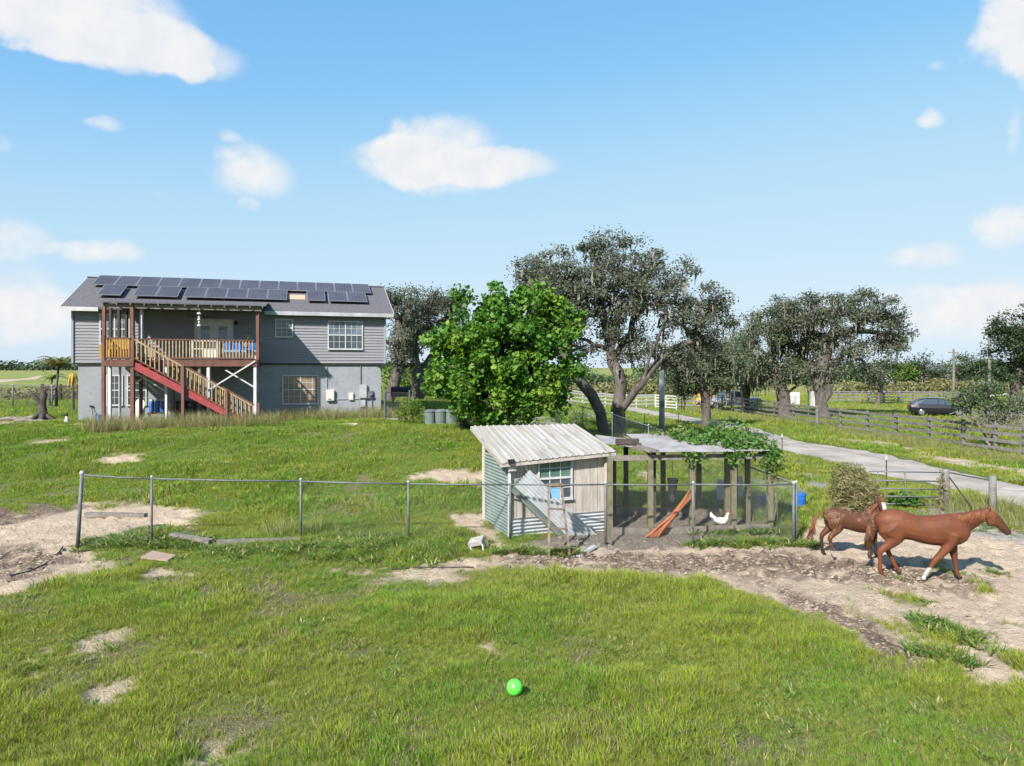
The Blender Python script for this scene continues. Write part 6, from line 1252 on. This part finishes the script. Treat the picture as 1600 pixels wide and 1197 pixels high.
# ------------------------------------------------------------------ grass: tufts scattered over the lawn with geometry nodes
def tuft(name, nb, hgt, spread, wid, mat, lean, seed):
    rg = random.Random(seed); m = MB()
    for _ in range(nb):
        a = rg.uniform(0, 6.28); d = V(math.cos(a), math.sin(a), 0); b = d * rg.uniform(0, spread) ; h_ = hgt * rg.uniform(.5, 1.15); l_ = lean * rg.uniform(.3, 1.4) * h_; s_ = V(-d.y, d.x, 0).lerp(d, rg.random() * .6) * wid * rg.uniform(.7, 1.3); a2 = a + rg.uniform(-.6, .6); d2 = V(math.cos(a2), math.sin(a2), 0)
        m.add([b - s_, b + s_, b + d2 * l_ * .4 + UP * h_ * .62 + s_ * .75, b + d2 * l_ * .4 + UP * h_ * .62 - s_ * .75, b + d2 * l_ + UP * h_], [(0, 1, 2, 3), (3, 2, 4)])
    me = bpy.data.meshes.new(name); me.from_pydata([tuple(v) for v in m.v], [], m.f); me.materials.append(MATS[mat]); return bpy.data.objects.new(name, me)
def scatter(name, label, protos, x, y, scale, tint, zoff=-.01):
    col = bpy.data.collections.new(name + '_tufts')
    for p_ in protos: col.objects.link(p_)
    n = len(x); z = gz(x, y) + zoff; me = bpy.data.meshes.new(name); me.vertices.add(n); me.vertices.foreach_set('co', np.stack([x, y, z], -1).ravel().astype(np.float32))
    for an, dat in (('scl', scale), ('tint', tint), ('rot', RNG.uniform(0, 6.28, n))):
        a = me.attributes.new(an, 'FLOAT', 'POINT'); a.data.foreach_set('value', np.asarray(dat, np.float32))
    o = bpy.data.objects.new(name, me); COL.objects.link(o); tag(o, label, 'grass'); o['kind'] = 'stuff'
    ng = bpy.data.node_groups.new(name + '_nodes', 'GeometryNodeTree'); ng.interface.new_socket('Geometry', in_out='INPUT', socket_type='NodeSocketGeometry'); ng.interface.new_socket('Geometry', in_out='OUTPUT', socket_type='NodeSocketGeometry'); N, L = ng.nodes, ng.links
    gi, go = N.new('NodeGroupInput'), N.new('NodeGroupOutput'); mp = N.new('GeometryNodeMeshToPoints'); L.new(gi.outputs[0], mp.inputs[0]); ci = N.new('GeometryNodeCollectionInfo'); ci.inputs[0].default_value = col; ci.inputs['Separate Children'].default_value = True; ci.inputs['Reset Children'].default_value = True
    ip = N.new('GeometryNodeInstanceOnPoints'); L.new(mp.outputs[0], ip.inputs['Points']); L.new(ci.outputs[0], ip.inputs['Instance']); ip.inputs['Pick Instance'].default_value = True
    def attr(nm): a = N.new('GeometryNodeInputNamedAttribute'); a.data_type = 'FLOAT'; a.inputs[0].default_value = nm; return a.outputs[0]
    cx = N.new('ShaderNodeCombineXYZ'); L.new(attr('rot'), cx.inputs[2]); er = N.new('FunctionNodeEulerToRotation'); L.new(cx.outputs[0], er.inputs[0]); L.new(er.outputs[0], ip.inputs['Rotation']); L.new(attr('scl'), ip.inputs['Scale'])
    ix = N.new('GeometryNodeInputIndex'); L.new(ix.outputs[0], ip.inputs['Instance Index']); L.new(ip.outputs[0], go.inputs[0]); md = o.modifiers.new('scatter', 'NODES'); md.node_group = ng; return o
def field(y0, y1, dens, ratio=.92, xlim=None):
    n = int((y1 * y1 - y0 * y0) * ratio * dens); y = np.sqrt(RNG.uniform(y0 * y0, y1 * y1, n)); x = RNG.uniform(-1, 1, n) * ratio * y; return x, y
ROADW = [np.array([tuple(G(*p))[:2] for p in ROAD_L] + [tuple(G(*p))[:2] for p in ROAD_R[::-1]]), np.array([tuple(G(*p))[:2] for p in [(1300, 684), (1400, 694), (1500, 718), (1700, 750), (1700, 768), (1490, 726), (1390, 701), (1290, 688)]])]
HOUSEP = np.array([tuple(H(a, b, 0))[:2] for a, b in ((0, -.0), (HW, -.0), (HW, HD), (0, HD))]); SHEDP = np.array([tuple(S(a, b, 0))[:2] for a, b in ((-.05, -.05), (SW, -.05), (SW, SD), (-.05, SD))]); DECKP = np.array([tuple(H(a, b, 0))[:2] for a, b in ((T0, -2.6), (T1, -2.6), (T1, 0), (T0, 0))])
def keep(x, y, soft=1.0):
    s, m_, g_, c_, b_, th_ = masks(x, y); cover = np.clip(np.maximum.reduce([s, m_, g_ * .95, c_ * .97, b_]), 0, 1); k = RNG.random(len(x)) > cover * 1.05 + th_ * .85
    for i, pl in enumerate(ROADW): k &= sdf(x, y, pl) > ((fbm(x, y, 1.2, 3, 5) - .5) * .8 if i == 0 else RNG.normal(0, .5, len(x)))
    for pl in (HOUSEP, SHEDP): k &= sdf(x, y, pl) > .03
    k &= (sdf(x, y, DECKP) > .1) | (RNG.random(len(x)) < .05)
    return k
TF = [tuft('lawn_tuft', 15, .11, .055, .0042, 'grass_blade', .7, 100 + i) for i in range(8)]
TM = [tuft('lawn_clump', 16, .12, .12, .0085, 'grass_blade', .8, 200 + i) for i in range(6)]
TL_ = [tuft('field_clump', 16, .20, .40, .022, 'grass_blade', .9, 300 + i) for i in range(5)]
TD = [tuft('seed_tuft', 14, .62, .16, .006, 'dry_blade', .55, 400 + i) for i in range(5)]
TW = [tuft('weed_tuft', 26, .15, .15, .018, 'weed_leaf', 1.5, 500 + i) for i in range(5)]
def tintf(x, y): return np.clip(sstep(.36, .60, fbm(x, y, .45, 4, 81)) * .75 + sstep(.4, .62, fbm(x, y, 2.2, 3, 82)) * .55 - .5 * sstep(16.5, 22, y) * (1 - sstep(6, 14, x)), 0, 1)
def lush(x, y): return (.5 + .95 * sstep(.25, .75, fbm(x, y, .6, 4, 91))) * (.7 + .6 * fbm(x, y, 2.6, 2, 92))
for nm, lb, pr, y0, y1, dn, sc_ in (('lawn_grass', 'short yellow green lawn grass in the foreground', TF, 5.8, 12.5, 680, .95), ('middle_lawn_grass', 'green lawn grass around the shed and fence', TF, 12.5, 18.5, 340, 1.15), ('yard_grass', 'lush green yard grass between fence and house', TM, 18.5, 34, 130, 1.15), ('far_lawn_grass', 'rough grass around the house, road and paddock', TM, 34, 52, 34, 1.6), ('field_grass', 'far meadow grass beyond the house and road', TL_, 52, 105, 6.5, .75)):
    x, y = field(y0, y1, dn); k = keep(x, y); x, y = x[k], y[k]; scatter(nm, lb, pr, x, y, sc_ * lush(x, y) * RNG.uniform(.7, 1.3, len(x)), tintf(x, y) * RNG.uniform(.6, 1.4, len(x)))
x, y = field(6, 17, 26); k = keep(x, y) & (fbm(x, y, 1.4, 3, 95) > .53); x, y = x[k], y[k]; scatter('lawn_weeds', 'low dark broadleaf weeds mixed into the front lawn', [tuft('lawn_weed', 20, .07, .12, .012, 'weed_leaf', 1.6, 600 + i) for i in range(4)], x, y, RNG.uniform(.5, 1.2, len(x)), RNG.random(len(x)) * .6)
x, y = field(6, 20, 60); th_ = masks(x, y)[5]; k = (RNG.random(len(x)) < .12 + th_ * .8) & (masks(x, y)[0] < .7); x, y = x[k], y[k]; scatter('dry_wisps', 'dry brown grass wisps in the worn patches of the lawn', [tuft('dry_wisp', 12, .055, .09, .004, 'thatch', 1.8, 700 + i) for i in range(4)], x, y, RNG.uniform(.6, 1.4, len(x)), RNG.random(len(x)))
# pale seeding grass under the deck and along the house
xs_, ys_ = [], []
for (a, b, d0, d1, n) in ((T0 - .5, ht(440), -5.0, -2.9, 900), (ht(430), HW + .3, -2.2, -.15, 420)):
    t_ = RNG.uniform(a, b, n); d_ = RNG.uniform(d0, d1, n); xs_ += list(HL.x + t_ * HC - d_ * HS); ys_ += list(HL.y + t_ * HS + d_ * HC)
xs_, ys_ = np.array(xs_), np.array(ys_); scatter('seed_grass', 'pale tall seeding grass along the foot of the deck and house', TD, xs_, ys_, RNG.uniform(.5, 1.25, len(xs_)), (xs_ > -13) * .8 * RNG.random(len(xs_)))
q = [G(1150, 676), G(1230, 712), G(1290, 735), G(1180, 690)]; vx, vy = [], []
for (a, b, w_, n) in ((G(1000, 690), G(1230, 728), .9, 500), (G(1060, 640), G(1300, 668), .8, 500), (G(1300, 675), G(1620, 728), .45, 600), (G(1480, 790), G(1620, 815), .8, 250), (G(430, 838), G(480, 836), .3, 50)):
    s_ = RNG.random(n); vx += list(a.x + (b.x - a.x) * s_ + RNG.normal(0, w_, n)); vy += list(a.y + (b.y - a.y) * s_ + RNG.normal(0, w_, n))
vx, vy = np.array(vx), np.array(vy); k = (sdf(vx, vy, ROADW[0]) > .1) & (sdf(vx, vy, ROADW[1]) > -.1); scatter('verge_grass', 'long straw green grass on the verges of the gravel road', TD, vx[k], vy[k], RNG.uniform(.4, .95, k.sum()), RNG.uniform(.4, 1, k.sum()))
# leafy weeds along the fence and shed foot, and survivors in the sand
wx, wy = [], []
for (a, b, w_, n) in ((G(135, 850), G(330, 848), .25, 300), (G(225, 835), G(245, 835), .3, 130), (G(330, 862), G(720, 862), .35, 620), (G(560, 850), G(730, 846), .4, 420), (G(775, 862), G(830, 860), .14, 70), (G(850, 862), G(900, 862), .1, 40), (G(1085, 850), G(1240, 848), .16, 150), (G(1100, 835), G(1235, 830), .25, 120), (G(1250, 800), G(1320, 800), .35, 260), (G(1240, 848), G(1262, 850), .15, 40), (G(1500, 820), G(1600, 832), .3, 120), (G(1535, 890), G(1560, 893), .12, 26), (G(1400, 900), G(1412, 902), .08, 10), (G(1440, 935), G(1450, 936), .12, 18), (G(1470, 985), G(1540, 990), .22, 60), (G(1440, 970), G(1470, 975), .1, 20), (G(1440, 1022), G(1500, 1030), .15, 40), (G(1570, 1020), G(1600, 1022), .1, 25), (G(640, 690), G(730, 690), .6, 60)):
    s_ = RNG.random(n); wx += list(a.x + (b.x - a.x) * s_ + RNG.normal(0, w_, n)); wy += list(a.y + (b.y - a.y) * s_ + RNG.normal(0, w_, n))
wx, wy = np.array(wx), np.array(wy); k = sdf(wx, wy, SHEDP) > .03; wx, wy = wx[k], wy[k]; scatter('weeds', 'leafy green weeds along the fence line and in the sand', TW, wx, wy, RNG.uniform(.4, 1.0, len(wx)) * np.where(wx > 7.2, .45, 1), RNG.random(len(wx)))
# loose clods and hoof-turned lumps on the trampled soil
cx_, cy_ = RNG.uniform(-14, 16, 60000), RNG.uniform(7.5, 17.6, 60000); ms_, mm_ = masks(cx_, cy_)[:2]; k = RNG.random(60000) < np.maximum(mm_ * .8, ms_ * .06); k &= sdf(cx_, cy_, SHEDP) > .05
cx_, cy_ = cx_[k], cy_[k]; cz_ = gz(cx_, cy_); n_ = len(cx_); sz3 = RNG.uniform(.008, .03, n_) * np.where(RNG.random(n_) < .12, 1.8, 1); th_ = RNG.uniform(0, 6.28, n_); oc = np.array([(1, 0, -.1), (0, 1, 0), (-1, 0, .1), (0, -1, -.1), (.1, .1, .7), (0, 0, -.6)])
ov = oc[None] * RNG.uniform(.6, 1.4, (n_, 6, 3)); rx_ = ov[..., 0] * np.cos(th_)[:, None] - ov[..., 1] * np.sin(th_)[:, None]; ry_ = ov[..., 0] * np.sin(th_)[:, None] + ov[..., 1] * np.cos(th_)[:, None]
cv = np.stack([cx_[:, None] + rx_ * sz3[:, None] * 1.4, cy_[:, None] + ry_ * sz3[:, None], cz_[:, None] + .003 + ov[..., 2] * sz3[:, None]], -1).reshape(-1, 3)
of = np.array([(0, 1, 4), (1, 2, 4), (2, 3, 4), (3, 0, 4)]); cf = (np.arange(n_)[:, None, None] * 6 + of[None]).reshape(-1, 3)
o = link_mesh('soil_clods', cv, cf, 'clod', kind='stuff'); tag(o, 'loose clods of trampled soil and sand around the paddock', 'soil')
# pebbles and shell bits at the foot of the run
m = MB()
for _ in range(520):
    px = random.choice([random.uniform(950, 1240), random.uniform(950, 1240), random.uniform(885, 960), random.uniform(1200, 1420)]); q = G(px, random.gauss(853, 7)) if px > 900 else G(px, 862); s_ = random.uniform(.006, .022); m.ellip(gg(q.x, q.y, s_ * .4), s_, s_ * .8, s_ * .6, 5, 3)
o = m.build('pebbles', 'stone'); o['kind'] = 'stuff'; tag(o, 'pale pebbles and shell bits along the foot of the chicken run', 'pebbles')
